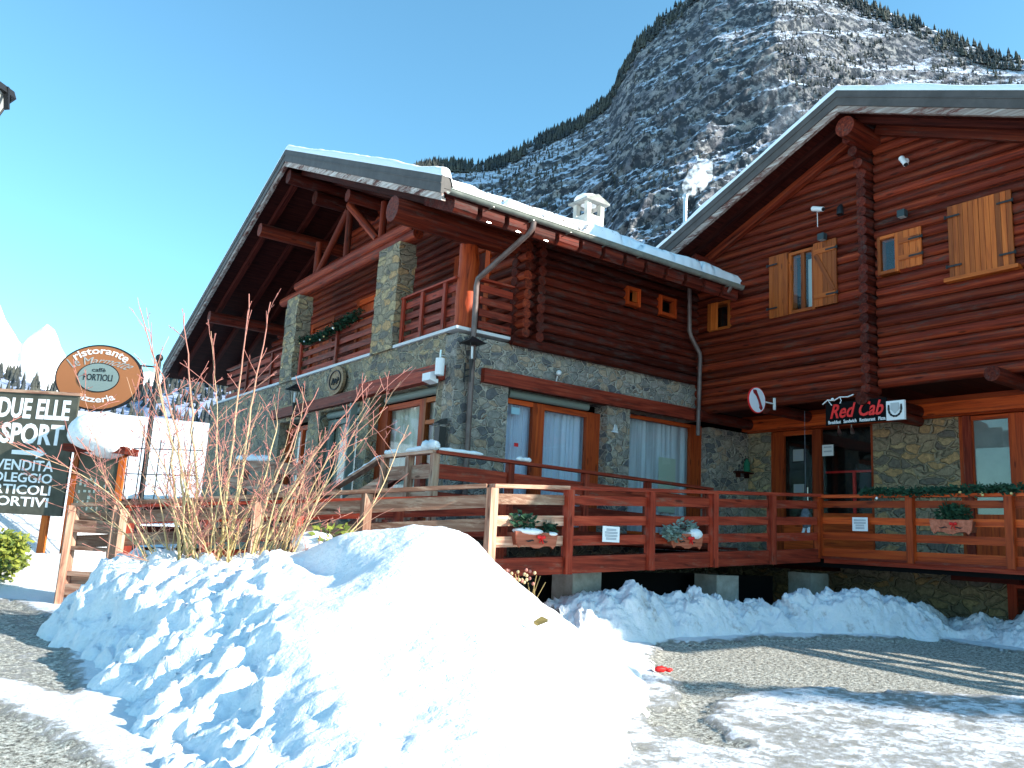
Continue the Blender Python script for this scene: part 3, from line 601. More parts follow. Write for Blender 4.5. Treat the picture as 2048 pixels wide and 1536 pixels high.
def thing_child(name, parent):
    o = D.objects.new(name, None); COL.objects.link(o); o.parent = parent; o['_w'] = list(parent['_w']); o.empty_display_size = .1
    return o
window_set(A, 'y', 9.0, 9.86, FL, 4.24, 12.90, cur='curtainb', fw_=.09)
window_set(A, 'y', 9.86, 11.52, FL, 4.24, 12.904, cur='curtainb', fw_=.11, sidew=(.20, .36))
window_set(A, 'y', 12.16, 14.62, FL, 4.36, 12.90, cur='curtain', sidew=(.14, .36), fw_=.08)
w = MB(); w.tube([(9.12, 12.85, 4.32), (11.12, 12.85, 4.32)], .075, 10); w.build('blind_box', 'blind', A)
w = MB(); w.box(13.42, 13.95, 13.05, 13.06, 2.35, 3.55); w.build('reflection_panel', mat('painted_reflection', (.55, .6, .5), .9), A)  # pale panel painted in for a bright reflection in the window
window_set(A, 'x', 13.3, 14.12, FL, 4.20, 8.02, cur='curtainw', fr='honey', fw_=.09, trans=(13.3, 14.12, 3.72))
window_set(A, 'x', 14.12, 16.02, FL, 4.20, 8.024, cur='curtainw', fr='orange', sidew=(.16, .42))
w = MB(); w.tube([(7.99, 13.4, 4.30), (7.99, 15.6, 4.30)], .08, 10); w.build('blind_box', 'blind', A)
window_set(A, 'x', 16.5, 18.6, FL, 4.12, 8.02, cur='curtainw', fr='blind', sidew=(.16, .16), fw_=.12, mull=((17.3, .08),))
w = MB(); w.tube([(7.99, 16.6, 4.22), (7.99, 18.5, 4.22)], .08, 10); w.build('blind_box', 'blind', A)
window_set(A, 'x', 19.3, 21.2, FL, 4.12, 8.02, cur='curtainw', fr='orange', sidew=(.16, .16), mull=((20.2, .1),))
# dark grey shutter blade standing open beside the middle window
w = MB(); w.box(7.62, 7.78, 16.56, 16.62, FL, 4.3); w.build('shutter', 'blind', A)
# roof geometry -------------------------------------------------
RY, RZ, SL = 19.15, 10.35, .422
def und(y): return RZ-SL*abs(y-RY)
def roof(parent, xv, xe, ry, rz, sl, yr, yl, th, snow_lo, snow_hi, seed, fascia_h=.30):
    """gable roof, ridge along X: slab with wooden soffit, metal verge, weathered edge board and snow"""
    ro = thing_child('roof', parent)
    for side, ye in ((-1, yr), (1, yl)):
        ze = rz-sl*abs(ye-ry); x0 = xv+.04
        s = MB(); s.hexa([(x0, ye, ze), (xe, ye, ze), (xe, ry, rz), (x0, ry, rz), (x0, ye, ze+.10), (xe, ye, ze+.10), (xe, ry, rz+.10), (x0, ry, rz+.10)] if side < 0 else
                      [(x0, ry, rz), (xe, ry, rz), (xe, ye, ze), (x0, ye, ze), (x0, ry, rz+.10), (xe, ry, rz+.10), (xe, ye, ze+.10), (x0, ye, ze+.10)], ax=0)
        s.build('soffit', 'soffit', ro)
        c = MB(); a = [(xv+.03, ye, ze+.102), (xe, ye, ze+.102), (xe, ry, rz+.102), (xv+.03, ry, rz+.102)]; b_ = [(p[0], p[1], p[2]+(.055 if i_ < 2 else th-.11)) for i_, p in enumerate(a)]
        if side > 0: a = [a[3], a[2], a[1], a[0]]; b_ = [b_[3], b_[2], b_[1], b_[0]]
        c.hexa(a+b_); c.build('roof_covering', 'metal', ro)
        f = MB(); P = lambda y, z: (xv, y, z)
        def strip(x_0, x_1, lo, hi, mbx, yy0, yy1):
            z0 = rz-sl*abs(yy0-ry); z1 = rz-sl*abs(yy1-ry)
            mbx.hexa([(x_0, yy0, z0+lo), (x_1, yy0, z0+lo), (x_1, yy1, z1+lo), (x_0, yy1, z1+lo), (x_0, yy0, z0+hi), (x_1, yy0, z0+hi), (x_1, yy1, z1+hi), (x_0, yy1, z1+hi)], ax=1)
        ya, yb = (ye, ry) if side < 0 else (ry, ye)
        strip(xv-.03, xv+.029, .07, .02+th, f, ya, yb); strip(xv+.03, xv+.16, .165, .01+th, f, ya, yb); strip(xv-.045, xv-.032, .07+fascia_h*.55, .075+fascia_h*.6, f, ya, yb)
        f.build('verge_flashing', 'metal', ro)
        e = MB(); strip(xv-.01, xv+.07, -.055, .066, e, ya, yb); e.build('edge_board', 'edge', ro)
        # snow cover
        nx, ny = 220, 150; xs = np.concatenate([xv-.04+np.linspace(0, .5, 24), np.linspace(xv+.5, xe, nx-24)]); tt = np.linspace(0, 1, ny)
        XX, TT = np.meshgrid(xs, tt, indexing='ij'); YY = ye+(ry-ye)*TT; ZR = rz-sl*np.abs(YY-ry)+th+.012-(th-.165)*(1-TT)*sstep(XX, xv+.12, xv+.22)
        edge = np.minimum((XX-xs[0])/.10, (TT*abs(ry-ye))/.13); ed = np.sqrt(np.clip(edge, 0, 1)*(2-np.clip(edge, 0, 1)))
        hN = fbm(XX*1.3, YY*1.3, o=4, seed=seed+side); hh = (snow_lo+(snow_hi-snow_lo)*sstep(XX, xv+.1, xv+2.3))*(.62+.76*hN)
        bare = sstep(fbm(XX*2.7, YY*4.0, o=4, seed=seed+7), .60, .64)*(1-sstep(TT*abs(ry-ye), .10, .45))*(1 if side < 0 else 0)
        h2 = hh*ed*(1-bare*.97)
        jit = (1-np.clip(TT*abs(ry-ye)/.5, 0, 1))*(fbm(XX*2.2, YY*0, o=4, seed=seed+3)-.45)*.22
        YY = YY+(-side*0+(1 if side < 0 else -1))*np.maximum(jit, -.05)
        ZZ = ZR+h2
        sk = ZR[:, :1]-.0; P3_ = np.stack([XX, YY, ZZ], -1)
        g = gridmesh('snow_cover', P3_-np.array(ro['_w']), 'snowroof', kind=None); g.parent = ro
    return ro
roA = roof(A, 6.5, 17.5, RY, RZ, SL, 11.35, 28.9, .36, .15, .24, 400)
w = MB()
for i in range(46):
    xx = rng.uniform(6.8, 10.6); w.leafclump((xx, 11.36+rng.uniform(0, .25), und(11.36)+.22+rng.uniform(.0, .16)), (.07, .04, .03), 12, .05)
w.build('needle_litter', mat('dead_needles', (.13, .08, .04), .9), roA)
# ridge, purlins, rafters
def purlin(y, z, r, xa, xb, nm='purlin', m='logd', n=12): w = MB(); w.log((xa, y, z), (xb, y, z), r, n, .05, 1.0); w.build(nm, m, A)
purlin(12.78, 7.24, .24, 6.33, 9.3, m='log', n=14)
purlin(20.95, 9.18, .18, 6.62, 9.2, m='log'); purlin(RY+.05, 10.08, .17, 6.62, 9.2); purlin(RY+.05, 9.74, .17, 7.35, 9.2); purlin(24.8, 7.55, .17, 6.65, 9.2)
purlin(17.3, 9.22, .15, 7.4, 9.2)
for x in (6.95, 7.75, 8.55):
    for s_, ye in ((-1, 11.5), (1, 28.5)):
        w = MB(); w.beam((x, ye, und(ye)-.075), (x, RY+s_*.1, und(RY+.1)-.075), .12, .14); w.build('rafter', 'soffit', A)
# rafter tails / eave boards
x = 6.72
while x < 13.9:
    w = MB(); z = und(11.45)
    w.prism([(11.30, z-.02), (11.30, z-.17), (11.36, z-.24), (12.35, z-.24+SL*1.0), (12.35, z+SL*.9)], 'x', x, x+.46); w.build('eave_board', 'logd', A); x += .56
# gutter (half round) and downpipes
w = MB(); n = 9; gy_, gz_, gr_ = 11.24, 7.17, .075; vs = []; xs = [6.56+i*(13.95-6.56)/16 for i in range(17)]
for x in xs:
    for k_ in range(n):
        a = math.pi+math.pi*k_/(n-1); vs.append((x, gy_+gr_*math.cos(a), gz_+gr_*math.sin(a)))
w.add(vs, [(i*n+j, (i+1)*n+j, (i+1)*n+j+1, i*n+j+1) for i in range(16) for j in range(n-1)], None, .5, True)
w.tube([(6.56, gy_-gr_, gz_), (13.95, gy_-gr_, gz_)], .012, 6)
for x in (7.4, 8.25, 9.1, 10.0, 10.9, 11.8, 12.7, 13.5): w.box(x, x+.02, gy_-.085, gy_+.1, gz_-.085, gz_-.075)
w.build('gutter', 'gutter', A)
w = MB(); w.tube([(8.32, 11.24, 7.10), (8.32, 11.26, 6.98), (8.28, 11.36, 6.88), (8.1, 12.35, 6.38), (8.06, 12.52, 6.28), (8.06, 12.56, 6.15), (8.08, 12.56, 3.9), (8.1, 12.56, 1.9)], .052, 10); w.build('downpipe', 'pipe', A)
w = MB(); w.tube([(13.6, 11.24, 7.10), (13.6, 11.3, 7.0), (13.58, 12.38, 7.45), (13.62, 12.42, 7.3), (13.64, 12.42, 6.35), (13.70, 12.42, 6.22), (13.98, 12.42, 5.9), (14.0, 12.42, 5.78), (14.0, 12.45, 4.05)], .048, 10); w.build('downpipe', 'pipe', A)
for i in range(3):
    w = MB(); xx = 7.35+i*.62; w.box(xx, xx+.09, 11.262, 11.29, 6.83, 6.845); w.build('bracket_glint', 'steel', A)  # steel slivers put in for the bright glints along the eave
# chimney with four legs and a snowy cap
ch = thing_child('chimney', A); w = MB(); cx, cy, cz = 11.5, 13.5, 8.3
w.box(cx-.24, cx+.24, cy-.24, cy+.24, 7.9, 8.70)
for i in (-1, 1):
    for j in (-1, 1): w.box(cx+i*.19-.055, cx+i*.19+.055, cy+j*.19-.055, cy+j*.19+.055, 8.70, 9.0)
w.build('stack', noisy('chimney_render', (.42, .40, .36), (.58, .56, .50), 5, 4), ch)
w = MB(); w.prism([(cx-.34, 8.99), (cx+.34, 8.99), (cx+.34, 9.03), (cx, 9.17), (cx-.34, 9.03)], 'y', cy-.32, cy+.32); w.build('cowl', 'concrete', ch)
w = MB(); w.ball((cx, cy, 9.10), 1, 18, 9, (.36, .32, .13), .06); w.build('snow_cap', 'snow', ch)
# log walls ------------------------------------------------------
PITCH = .19
def logwall_y(parent, y, xa, xb, z0, z1, holes=(), m='log', ext=0, r=.097):
    mb = MB(); z = z0; i = 0
    while z < z1:
        segs = [(xa-(ext if i % 2 == 0 else 0), xb)]
        for h in holes:
            if h[2] < z+.02 < h[3]: segs = [q for s in segs for q in ((s[0], min(s[1], h[0])), (max(s[0], h[1]), s[1])) if q[1]-q[0] > .03]
        for s in segs: mb.log((s[0], y, z), (s[1], y, z), r, 12, .055, .6)
        z += PITCH; i += 1
    return mb.build('log_wall', m, parent)
def logwall_x(parent, x, ya, yb, z0, ztop, holes=(), m='log', r=.097, off=0):
    mb = MB(); z = z0; i = 0
    while True:
        lo, hi = ztop(z)
        a = max(ya, lo); b = min(yb, hi)
        if b-a < .15: break
        segs = [(a, b)]
        for h in holes:
            if h[2] < z < h[3]: segs = [q for s in segs for q in ((s[0], min(s[1], h[0])), (max(s[0], h[1]), s[1])) if q[1]-q[0] > .03]
        for s in segs: mb.log((x, s[0]-rng.uniform(0, .03), z), (x, s[1]+rng.uniform(0, .02), z), r, 12, .055, .6)
        z += PITCH; i += 1
    return mb.build('log_wall', m, parent)
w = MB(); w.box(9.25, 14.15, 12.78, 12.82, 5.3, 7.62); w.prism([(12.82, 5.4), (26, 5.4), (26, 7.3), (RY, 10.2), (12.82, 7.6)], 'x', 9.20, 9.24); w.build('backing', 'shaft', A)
sw1 = (11.86, 12.26, 6.62, 7.02); sw2 = (12.85, 13.38, 6.60, 7.04)
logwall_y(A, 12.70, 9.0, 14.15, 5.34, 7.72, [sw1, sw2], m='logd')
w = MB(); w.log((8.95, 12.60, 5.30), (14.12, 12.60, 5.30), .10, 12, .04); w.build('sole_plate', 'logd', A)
w = MB(); z = 5.44
while z < 7.5: w.log((9.52, 12.48, z), (9.52, 12.75, z), .10, 12, .05); z += PITCH
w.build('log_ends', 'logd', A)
gtop = lambda z: (RY-(RZ-z-.12)/SL, RY+(RZ-z-.12)/SL)
gwh = [(13.62, 15.0, 5.3, 7.55), (18.4, 19.8, 5.3, 7.5), (21.2, 22.8, 5.8, 7.4)]
logwall_x(A, 9.12, 12.42, 26.5, 5.44, gtop, gwh)
for nm, (a, b, c, d) in zip('abc', gwh):
    f = MB(); f.box(9.02, 9.12, a, a+.16, c, d); f.box(9.02, 9.12, b-.16, b, c, d); f.box(9.02, 9.12, a+.16, b-.16, d-.14, d); f.build('door_frame', 'orange', A)
    f = MB()
    k_ = 6; ww = (b-a-.32)/k_
    for i in range(k_): f.box(9.08, 9.12, a+.16+i*ww+.004, a+.16+(i+1)*ww-.004, c+.05, d-.15)
    if nm != 'a': f.build('shutter', 'orange', A)
    else: f.build('shutter', 'logd', A)
# small windows of the side wall
for (a, b, c, d) in (sw1, sw2):
    wd = thing_child('window', A); f = MB(); f.box(a, a+.07, 12.56, 12.72, c, d); f.box(b-.07, b, 12.56, 12.72, c, d); f.box(a+.07, b-.07, 12.565, 12.715, c, c+.07); f.box(a+.07, b-.07, 12.565, 12.715, d-.07, d); f.build('frame', 'orange', wd)
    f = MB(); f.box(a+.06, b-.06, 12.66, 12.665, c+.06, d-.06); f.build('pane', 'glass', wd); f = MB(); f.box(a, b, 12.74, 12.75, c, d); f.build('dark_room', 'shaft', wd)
    if (a, b, c, d) == sw1: f = MB(); f.box(a+.2, b-.07, 12.60, 12.62, c+.1, d-.07); f.build('sash', 'honey', wd)
# column, pillars, truss
w = MB(); pts = [(8.08+.01*math.sin(i), 12.92+.01*math.cos(i*2), 5.34+i*.17) for i in range(11)]
w.tube(pts, [.215, .213, .208, .205, .198, .192, .19, .195, .197, .188, .175], 16, True, None, .05); w.build('column', 'orange', A)
def pillar(y0, y1, z1):
    w = MB(); n = 9
    for i in range(n):
        za = 5.3+(z1-5.3)*i/n; zb = 5.3+(z1-5.3)*(i+1)/n; j = lambda: rng.uniform(-.018, .018)
        w.box(X0-.07+j(), 8.14+j(), y0+j(), y1+j(), za, zb)
    w.build('pillar', 'stone3', A)
pillar(15.1, 16.08, 7.62); pillar(20.6, 21.42, 7.60)
def lg(a, b, r, nm='truss_log', m='log'): w = MB(); w.log(a, b, r, 12, .05); w.build(nm, m, A)
lg((7.95, 14.75, 7.74), (7.95, 22.3, 7.74), .125); lg((7.95, 14.95, 7.99), (7.95, 21.3, 7.99), .135)
lg((7.95, 18.30, 8.1), (7.95, 18.32, 9.5), .085, 'truss_strut'); lg((7.95, 18.42, 9.35), (7.95, 20.0, 8.08), .085, 'truss_strut'); lg((7.93, 18.3, 9.42), (7.93, 16.6, 8.1), .10, 'truss_strut')
lg((7.95, 16.45, 8.1), (7.95, 16.45, 8.95), .085, 'truss_strut'); lg((7.95, 20.12, 8.1), (7.95, 20.12, 8.95), .085, 'truss_strut')
# balcony railings
def rail_x(parent, x, ya, yb, posts, z0=5.36, m='deck', nb=4):
    w = MB(); w.box(x-.07, x+.07, ya, yb, z0+.98, z0+1.02); w.build('handrail', m, parent)
    for p in posts: w = MB(); w.box(x-.06, x-.01, p-.05, p+.05, z0, z0+.978); w.build('post', m, parent)
    for i in range(nb): w = MB(); z = z0+.06+i*.235; w.box(x+.0, x+.035, ya, yb, z, z+.135); w.build('rail_board', m, parent)
br = thing_child('balcony_railing', A); rail_x(br, 7.90, 12.95, 15.06, (13.35, 14.2, 14.98))
br = thing_child('balcony_railing', A); rail_x(br, 7.90, 16.12, 20.55, (18.2, 20.4), nb=4)
br = thing_child('balcony_railing', A); rail_x(br, 7.90, 21.5, 26.5, (22.5, 24.5), nb=4)
br = thing_child('balcony_railing', A); w = MB(); w.box(8.25, 9.0, 12.66, 12.80, 6.34, 6.38); w.build('handrail', 'deck', br)
for i in range(4): w = MB(); z = 5.42+i*.235; w.box(8.25, 9.0, 12.70, 12.735, z, z+.135); w.build('rail_board', 'deck', br)
# ================================================================== right chalet
B = thing('chalet', 'taller log chalet on the right with orange shutters and overhanging upper floor', 'chalet', (L_, 8.4, .4))
BY, BZ, BS = 8.38, 9.84, .43
win = {'A': (9.58, 10.18, 6.40, 7.70), 'B': (7.84, 8.24, 6.78, 7.52), 'C': (5.88, 6.92, 6.42, 7.72), 'D': (11.70, 12.28, 6.38, 7.02)}
btop = lambda z: (BY-(BZ-z-.02)/BS, BY+(BZ-z-.02)/BS)
logwall_x(B, L_, 8.44, 12.7, 4.64, btop, [win['A'], win['D']]); logwall_x(B, L_+.03, -.3, 8.30, 4.76, btop, [win['B'], win['C']])
w = MB(); z = 4.45; i = 0
while z < 9.6:
    e = .26 if z < 8.9 else .26+(z-8.9)*.9
    w.log((L_-e-.02*rng.random(), 8.43+.012*rng.random(), z), (L_+.1, 8.43, z), .098, 12, .05); z += PITCH; i += 1
w.build('log_ends', 'logd', B)
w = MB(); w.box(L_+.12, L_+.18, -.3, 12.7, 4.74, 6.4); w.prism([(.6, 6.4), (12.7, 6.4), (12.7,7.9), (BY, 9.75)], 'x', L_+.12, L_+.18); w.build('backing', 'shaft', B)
w = MB(); w.log((13.28, BY-.05, 9.52), (14.4, BY-.05, 9.52), .20, 14, .05); w.build('purlin', 'log', B)
w = MB(); w.log((13.55, BY+3.9, 7.95), (14.4, BY+3.9, 7.95), .14, 12, .05); w.build('purlin', 'logd', B)
for s_, ye in ((-1, 1.0), (1, 12.9)):
    w = MB(); zz = lambda y: BZ-BS*abs(y-BY)-.12
    w.beam((14.02, BY+s_*.25, zz(BY+s_*.25)), (14.02, ye, zz(ye)), .12, .17); w.build('verge_beam', 'log', B)
for x in (13.6,):
    for s_, ye in ((-1, 0.5), (1, 13.1)): w = MB(); w.beam((x, ye, BZ-BS*abs(ye-BY)-.06), (x, BY+s_*.1, BZ-BS*.1-.06), .12, .12); w.build('rafter', 'soffit', B)
roB = roof(B, 13.15, 24, BY, BZ, BS, -.5, 14.2, .36, .15, .22, 500)
# upper windows: frames, shutters with battens and iron hinges
def plank_shutter(parent, x, ya, yb, za, zb, zbrace=False, tilt=0, hinge_left=True, nb=5, hinges=True, battens=True):
    sh = thing_child('shutter', parent); w = MB(); n = nb; ww = (yb-ya)/n
    for i in range(n): w.box(x, x+.03, ya+i*ww+.003, ya+(i+1)*ww-.003, za, zb)
    w.build('planks', 'honey', sh)
    if battens:
        w = MB()
        for z in (za+.16, zb-.24): w.box(x-.022, x-.001, ya+.02, yb-.02, z, z+.09)
        if zbrace: w.beam((x-.010, ya+.06, za+.27), (x-.010, yb-.06, zb-.26), .09, .018, upv=(1, 0, 0))
        w.build('battens', 'honey', sh)
    if hinges:
        for z in (za+.20, zb-.20):
            w = MB(); L0, L1 = (yb+.03, yb-.22) if hinge_left else (ya-.03, ya+.22); w.box(x-.034, x-.024, min(L0, L1), max(L0, L1), z-.016, z+.016); w.tube([(x-.03, L0, z-.03), (x-.03, L0, z+.03)], .018, 6); w.build('hinge', 'black', sh)
def upper_window(nm, a, b, c, d, curt, dark=True, recess=14.16):
    wd = thing_child('window', B); f = MB(); t = .06
    f.box(L_-.10, L_+.10, a, a+t, c, d); f.box(L_-.10, L_+.10, b-t, b, c, d); f.box(L_-.11, L_+.10, a+t, b-t, c, c+t); f.box(L_-.105, L_+.10, a+t, b-t, d-t, d); f.build('frame', 'honey', wd)
    f = MB(); m_ = (a+b)/2-.02; f.box(recess-.03, recess+.03, m_-.04, m_+.04, c+t, d-t)
    if nm == 'A': f.build('sash', 'honey', wd)
    g = MB(); g.box(recess, recess+.005, a+t, b-t, c+t, d-t); g.build('pane', 'glass', wd)
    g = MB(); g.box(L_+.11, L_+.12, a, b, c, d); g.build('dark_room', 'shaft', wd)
    if curt: g = MB(); g.box(L_+.06, L_+.07, a+t, m_-.03, c+t, d-t-.12); g.build('curtain', mat('lace_curtain', (.62, .65, .62), .9), wd)
upper_window('A', *win['A'], True); upper_window('B', *win['B'], False); upper_window('D', *win['D'], False)
plank_shutter(B, 14.085, 10.18, 10.64, 6.38, 7.72, False, hinge_left=True, nb=4, battens=False)
plank_shutter(B, 14.085, 9.07, 9.58, 6.42, 7.74, True, hinge_left=False, nb=5)
plank_shutter(B, 14.115, 7.40, 7.84, 6.80, 7.52, False, hinge_left=False, nb=4)
plank_shutter(B, 14.115, 6.40, 6.92, 6.43, 7.73, battens=False, hinge_left=True, nb=6); plank_shutter(B, 14.115, 5.87, 6.396, 6.43, 7.73, battens=False, hinge_left=False, nb=6)
w = MB(); w.box(14.06, 14.30, 5.80, 7.0, 6.36, 6.425); w.build('sill', 'honey', B)
plank_shutter(B, 14.085, 12.02, 12.30, 6.40, 7.02, battens=False, hinges=False, nb=3)
# soffit under the overhang, header beams, corbels
w = MB()
for i in range(14): y = -.3+i*.93; w.box(L_+.12, L2, y, y+.925, 4.70, 4.738, ax=0)
w.build('soffit', 'soffit', B)
w = MB(); w.vbeam((15.82, -.3, 4.47), (15.82, 12.66, 4.47), .16, .24); w.build('header_beam', 'orange', B)
w = MB(); w.vbeam((15.86, -.3, 4.645), (15.86, 12.66, 4.645), .2, .09); w.build('header_beam', 'orange', B)
for y, z, x in ((8.43, 4.44, 13.8), (8.43, 4.26, 14.35), (6.15, 4.60, 13.75), (12.45, 4.50, 14.0), (10.9, 4.56, 14.3), (3.5, 4.6, 13.75)):
    w = MB(); w.log((x, y, z), (15.74, y, z), .125 if z > 4.3 else .11, 12, .05); w.build('corbel_log', 'logd', B)
# ground floor wall
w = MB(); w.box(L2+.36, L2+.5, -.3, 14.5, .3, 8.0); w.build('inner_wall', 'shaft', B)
w = MB(); w.box(15.93, L2+.35, -.3, 12.66, 4.335, 4.69); w.build('lintel_course', 'orange', B)
for ya_, yb_ in ((-.3, 3.2), (5.2, 6.62), (7.80, 9.54), (12.05, 12.676)): w = MB(); w.box(L2, L2+.35, ya_, yb_, 1.62, 4.33); w.build('stone_wall', 'stone3', B)
w = MB(); w.box(14.9, 15.3, -.3, 12.6, .2, 1.40); w.build('basement_wall', 'stone3', B)
w = MB(); w.box(14.82, 14.90, 6.42, 6.56, .35, 1.38); w.box(14.82, 14.90, 5.3, 6.42, 1.26, 1.38); w.build('basement_door_frame', 'deck', B); w = MB(); w.box(14.86, 14.895, 5.3, 6.42, .35, 1.26); w.build('basement_door', 'logd', B)
# entrance: glazed door and shop window
dr = thing_child('door', B); w = MB(); x = L2+.02
w.box(x, x+.09, 11.72, 12.05, 1.68, 4.32); w.box(x, x+.09, 10.80, 10.98, 1.68, 4.32); w.box(x+.003, x+.085, 10.98, 11.72, 4.22, 4.32); w.box(x+.003, x+.085, 10.98, 11.72, 1.68, 2.4)
w.build('frame', 'orange', dr); w = MB(); w.box(x+.04, x+.045, 10.98, 11.72, 2.4, 4.22); w.build('pane', 'glass', dr)
w = MB(); w.tube([(x-.06, 11.06, 2.75), (x-.06, 11.06, 3.05)], .014, 6); w.build('handle', 'steel', dr)
sw = thing_child('window', B); w = MB(); w.box(x, x+.08, 9.54, 9.60, 1.68, 4.32); w.box(x, x+.08, 10.76, 10.80, 1.68, 4.32); w.box(x+.002, x+.075, 9.6, 10.76, 1.68, 2.5); w.build('frame', 'orange', sw)
w = MB(); w.box(x+.03, x+.035, 9.6, 10.76, 2.5, 4.32); w.build('pane', 'glass', sw)
w = MB(); w.box(x+.22, x+.26, 9.5, 10.8, 3.37, 3.41); w.box(x+.22, x+.26, 10.1, 10.16, 2.5, 3.37); w.build('display_shelf', 'red', sw)
wd = thing_child('window', B); w = MB(); x = L2+.0; w.box(x, x+.1, 7.56, 7.80, 1.68, 4.32); w.box(x, x+.1, 6.62, 6.92, 1.68, 4.32); w.box(x+.004, x+.096, 6.92, 7.56, 4.24, 4.32); w.box(x+.004, x+.096, 6.92, 7.56, 1.68, 2.5); w.build('frame', 'orange', wd)
w = MB(); w.box(x-.03, x-.002, 7.57, 7.72, 1.68, 4.33); w.build('inner_frame', 'deck', wd)
w = MB(); w.box(x+.08, x+.09, 6.92, 7.56, 2.5, 4.24); w.build('panel', 'frost', wd); w = MB(); w.box(x+.05, x+.055, 6.92, 7.56, 2.5, 4.24); w.build('pane', 'glass', wd)
w = MB(); w.box(x, x+.1, 3.2, 5.2, 1.68, 4.32); w.build('plank_panel', 'orange', B)
for i, z in enumerate(()): pass
# stove pipe on the right roof
w = MB(); w.tube([(14.6, 13.5, 7.6), (14.6, 13.5, 10.1)], .05, 10); w.tube([(14.6, 13.5, 10.1), (14.6, 13.5, 10.16)], .075, 10); w.tube([(14.6, 13.5, 8.4), (14.6, 13.5, 8.5)], .09, 10); w.build('stove_pipe', 'steel', B)
#PART4
# ================================================================== ramp, terrace and railings
DK = thing('wooden_deck', 'raised red brown boardwalk and ramp running along both chalets', 'deck', (9, 9, .4))
def plank_floor(a0, a1, b1, b0, th, nm, n, m='deck'):
    """a0->a1 front edge, b0->b1 back edge (3D); n planks across"""
    a0, a1, b0, b1 = map(Vector, (a0, a1, b0, b1)); w = MB()
    for i in range(n):
        s, e = i/n, (i+.93)/n; p = [a0.lerp(b0, s), a1.lerp(b1, s), a1.lerp(b1, e), a0.lerp(b0, e)]
        w.hexa([q-Vector((0, 0, th)) for q in p]+p, ax=0)
    return w.build(nm, m, DK)
plank_floor((5.94, 8.64, 1.24), (12.7, 8.64, 1.62), (12.7, 10.3, 1.62), (5.94, 10.3, 1.24), .04, 'ramp_floor', 12)
plank_floor((6.5, 10.96, 1.80), (12.7, 10.96, 1.80), (12.7, 12.62, 1.80), (6.5, 12.62, 1.80), .04, 'terrace_floor', 12)
plank_floor((6.5, 10.3, 1.60), (12.7, 10.3, 1.66), (12.7, 10.96, 1.66), (6.5, 10.96, 1.60), .04, 'terrace_floor', 4)
plank_floor((12.72, -.4, 1.60), (12.72, 12.6, 1.60), (15.98, 12.6, 1.60), (15.98, -.4, 1.60), .04, 'platform_floor', 22)
plank_floor((5.9, 8.66, 1.22), (1.95, 12.43, .70), (2.9, 13.45, .70), (6.9, 9.75, 1.22), .04, 'ramp_floor', 10)
w = MB(); w.vbeam((5.98, 8.62, 1.235), (12.74, 8.62, 1.61), .05, .22); w.build('stringer', 'deck', DK)
w = MB(); w.vbeam((12.80, 8.55, 1.56), (12.80, -.4, 1.56), .05, .14); w.build('stringer', 'deck', DK)
w = MB(); w.vbeam((6.46, 10.9, 1.68), (12.7, 10.9, 1.68), .05, .22); w.build('stringer', 'deck', DK)
for x_, y_ in ((13.6, 6.3), (13.6, 3.4), (13.6, 9.6), (14.4, 1)):
    w = MB(); w.box(x_-.1, x_+.5, y_-.5, y_+.5, 1.34, 1.55); w.build('joist', 'soffit', DK)
w = MB(); w.box(12.86, 15.96, -.35, 12.6, 1.42, 1.545); w.build('shade_slab', 'shaft', DK)  # near-black slab added to stop light leaking through and darken the space below
w = MB(); w.box(7.5, 12.8, 9.6, 9.7, .3, 1.2); w.build('shade_sheet', 'shaft', DK)  # near-black sheet in place of the deep shade under the ramp
for x_, y_ in ((10.42, 8.85), (12.9, 8.9), (7.6, 8.95)):
    w = MB(); w.box(x_, x_+.52, y_, y_+.45, .3, 1.30 if x_ > 12 else 1.22); w.build('concrete_pier', 'concrete', DK)
OFF = ((-.12, -.25), (-.39, -.52), (-.65, -.78))
def railing(label, pts, posts, m, offs=OFF, ph=1.12, top_w=.14, snow=None, group='wooden railings of the ramp and terrace', edge=None, outer=1):
    """pts: polyline of the hand rail (3D top line)"""
    p0 = Vector(pts[0]); t = thing('wooden_railing', label, 'railing', (p0.x, p0.y, p0.z-ph), group)
    for a, b in zip(pts[:-1], pts[1:]):
        a, b = Vector(a), Vector(b); d = (b-a); n = Vector((d.y, -d.x, 0)).normalized()*outer
        w = MB(); w.vbeam(a-Vector((0, 0, .025)), b-Vector((0, 0, .025)), top_w, .05); w.build('handrail', m, t)
        for lo, hi in offs:
            w = MB(); q = Vector((0, 0, (lo+hi)/2)); w.vbeam(a+q-n*.03, b+q-n*.03, .035, abs(hi-lo)); w.build('rail_board', m, t)
        if edge: w = MB(); q = Vector((0, 0, (edge[0]+edge[1])/2)); w.vbeam(a+q-n*.03, b+q-n*.03, .04, abs(edge[1]-edge[0])); w.build('edge_board', m, t)
    for p in posts:
        p = Vector(p); w = MB(); w.box(p.x-.055, p.x+.055, p.y-.055, p.y+.055, p.z-ph, p.z-.052, ax=2); w.build('post', m, t)
    for a, b, h in (snow or ()):
        a, b = Vector(a), Vector(b); k = 14; w = MB(); w.tube([a.lerp(b, i/(k-1))+Vector((0, 0, .01+h*.25)) for i in range(k)], [h*rng.uniform(.6, 1.1)*(.4 if i in (0, k-1) else 1) for i in range(k)], 9, True, .5, .15); w.build('snow', 'snow', t)
    return t
zx = lambda x: 2.26+(x-5.94)*(.38/6.82)
A0 = Vector((5.94, 8.6, 2.26)); A1 = Vector((1.91, 12.39, 1.75))
dg = lambda u_: tuple(A0.lerp(A1, u_))
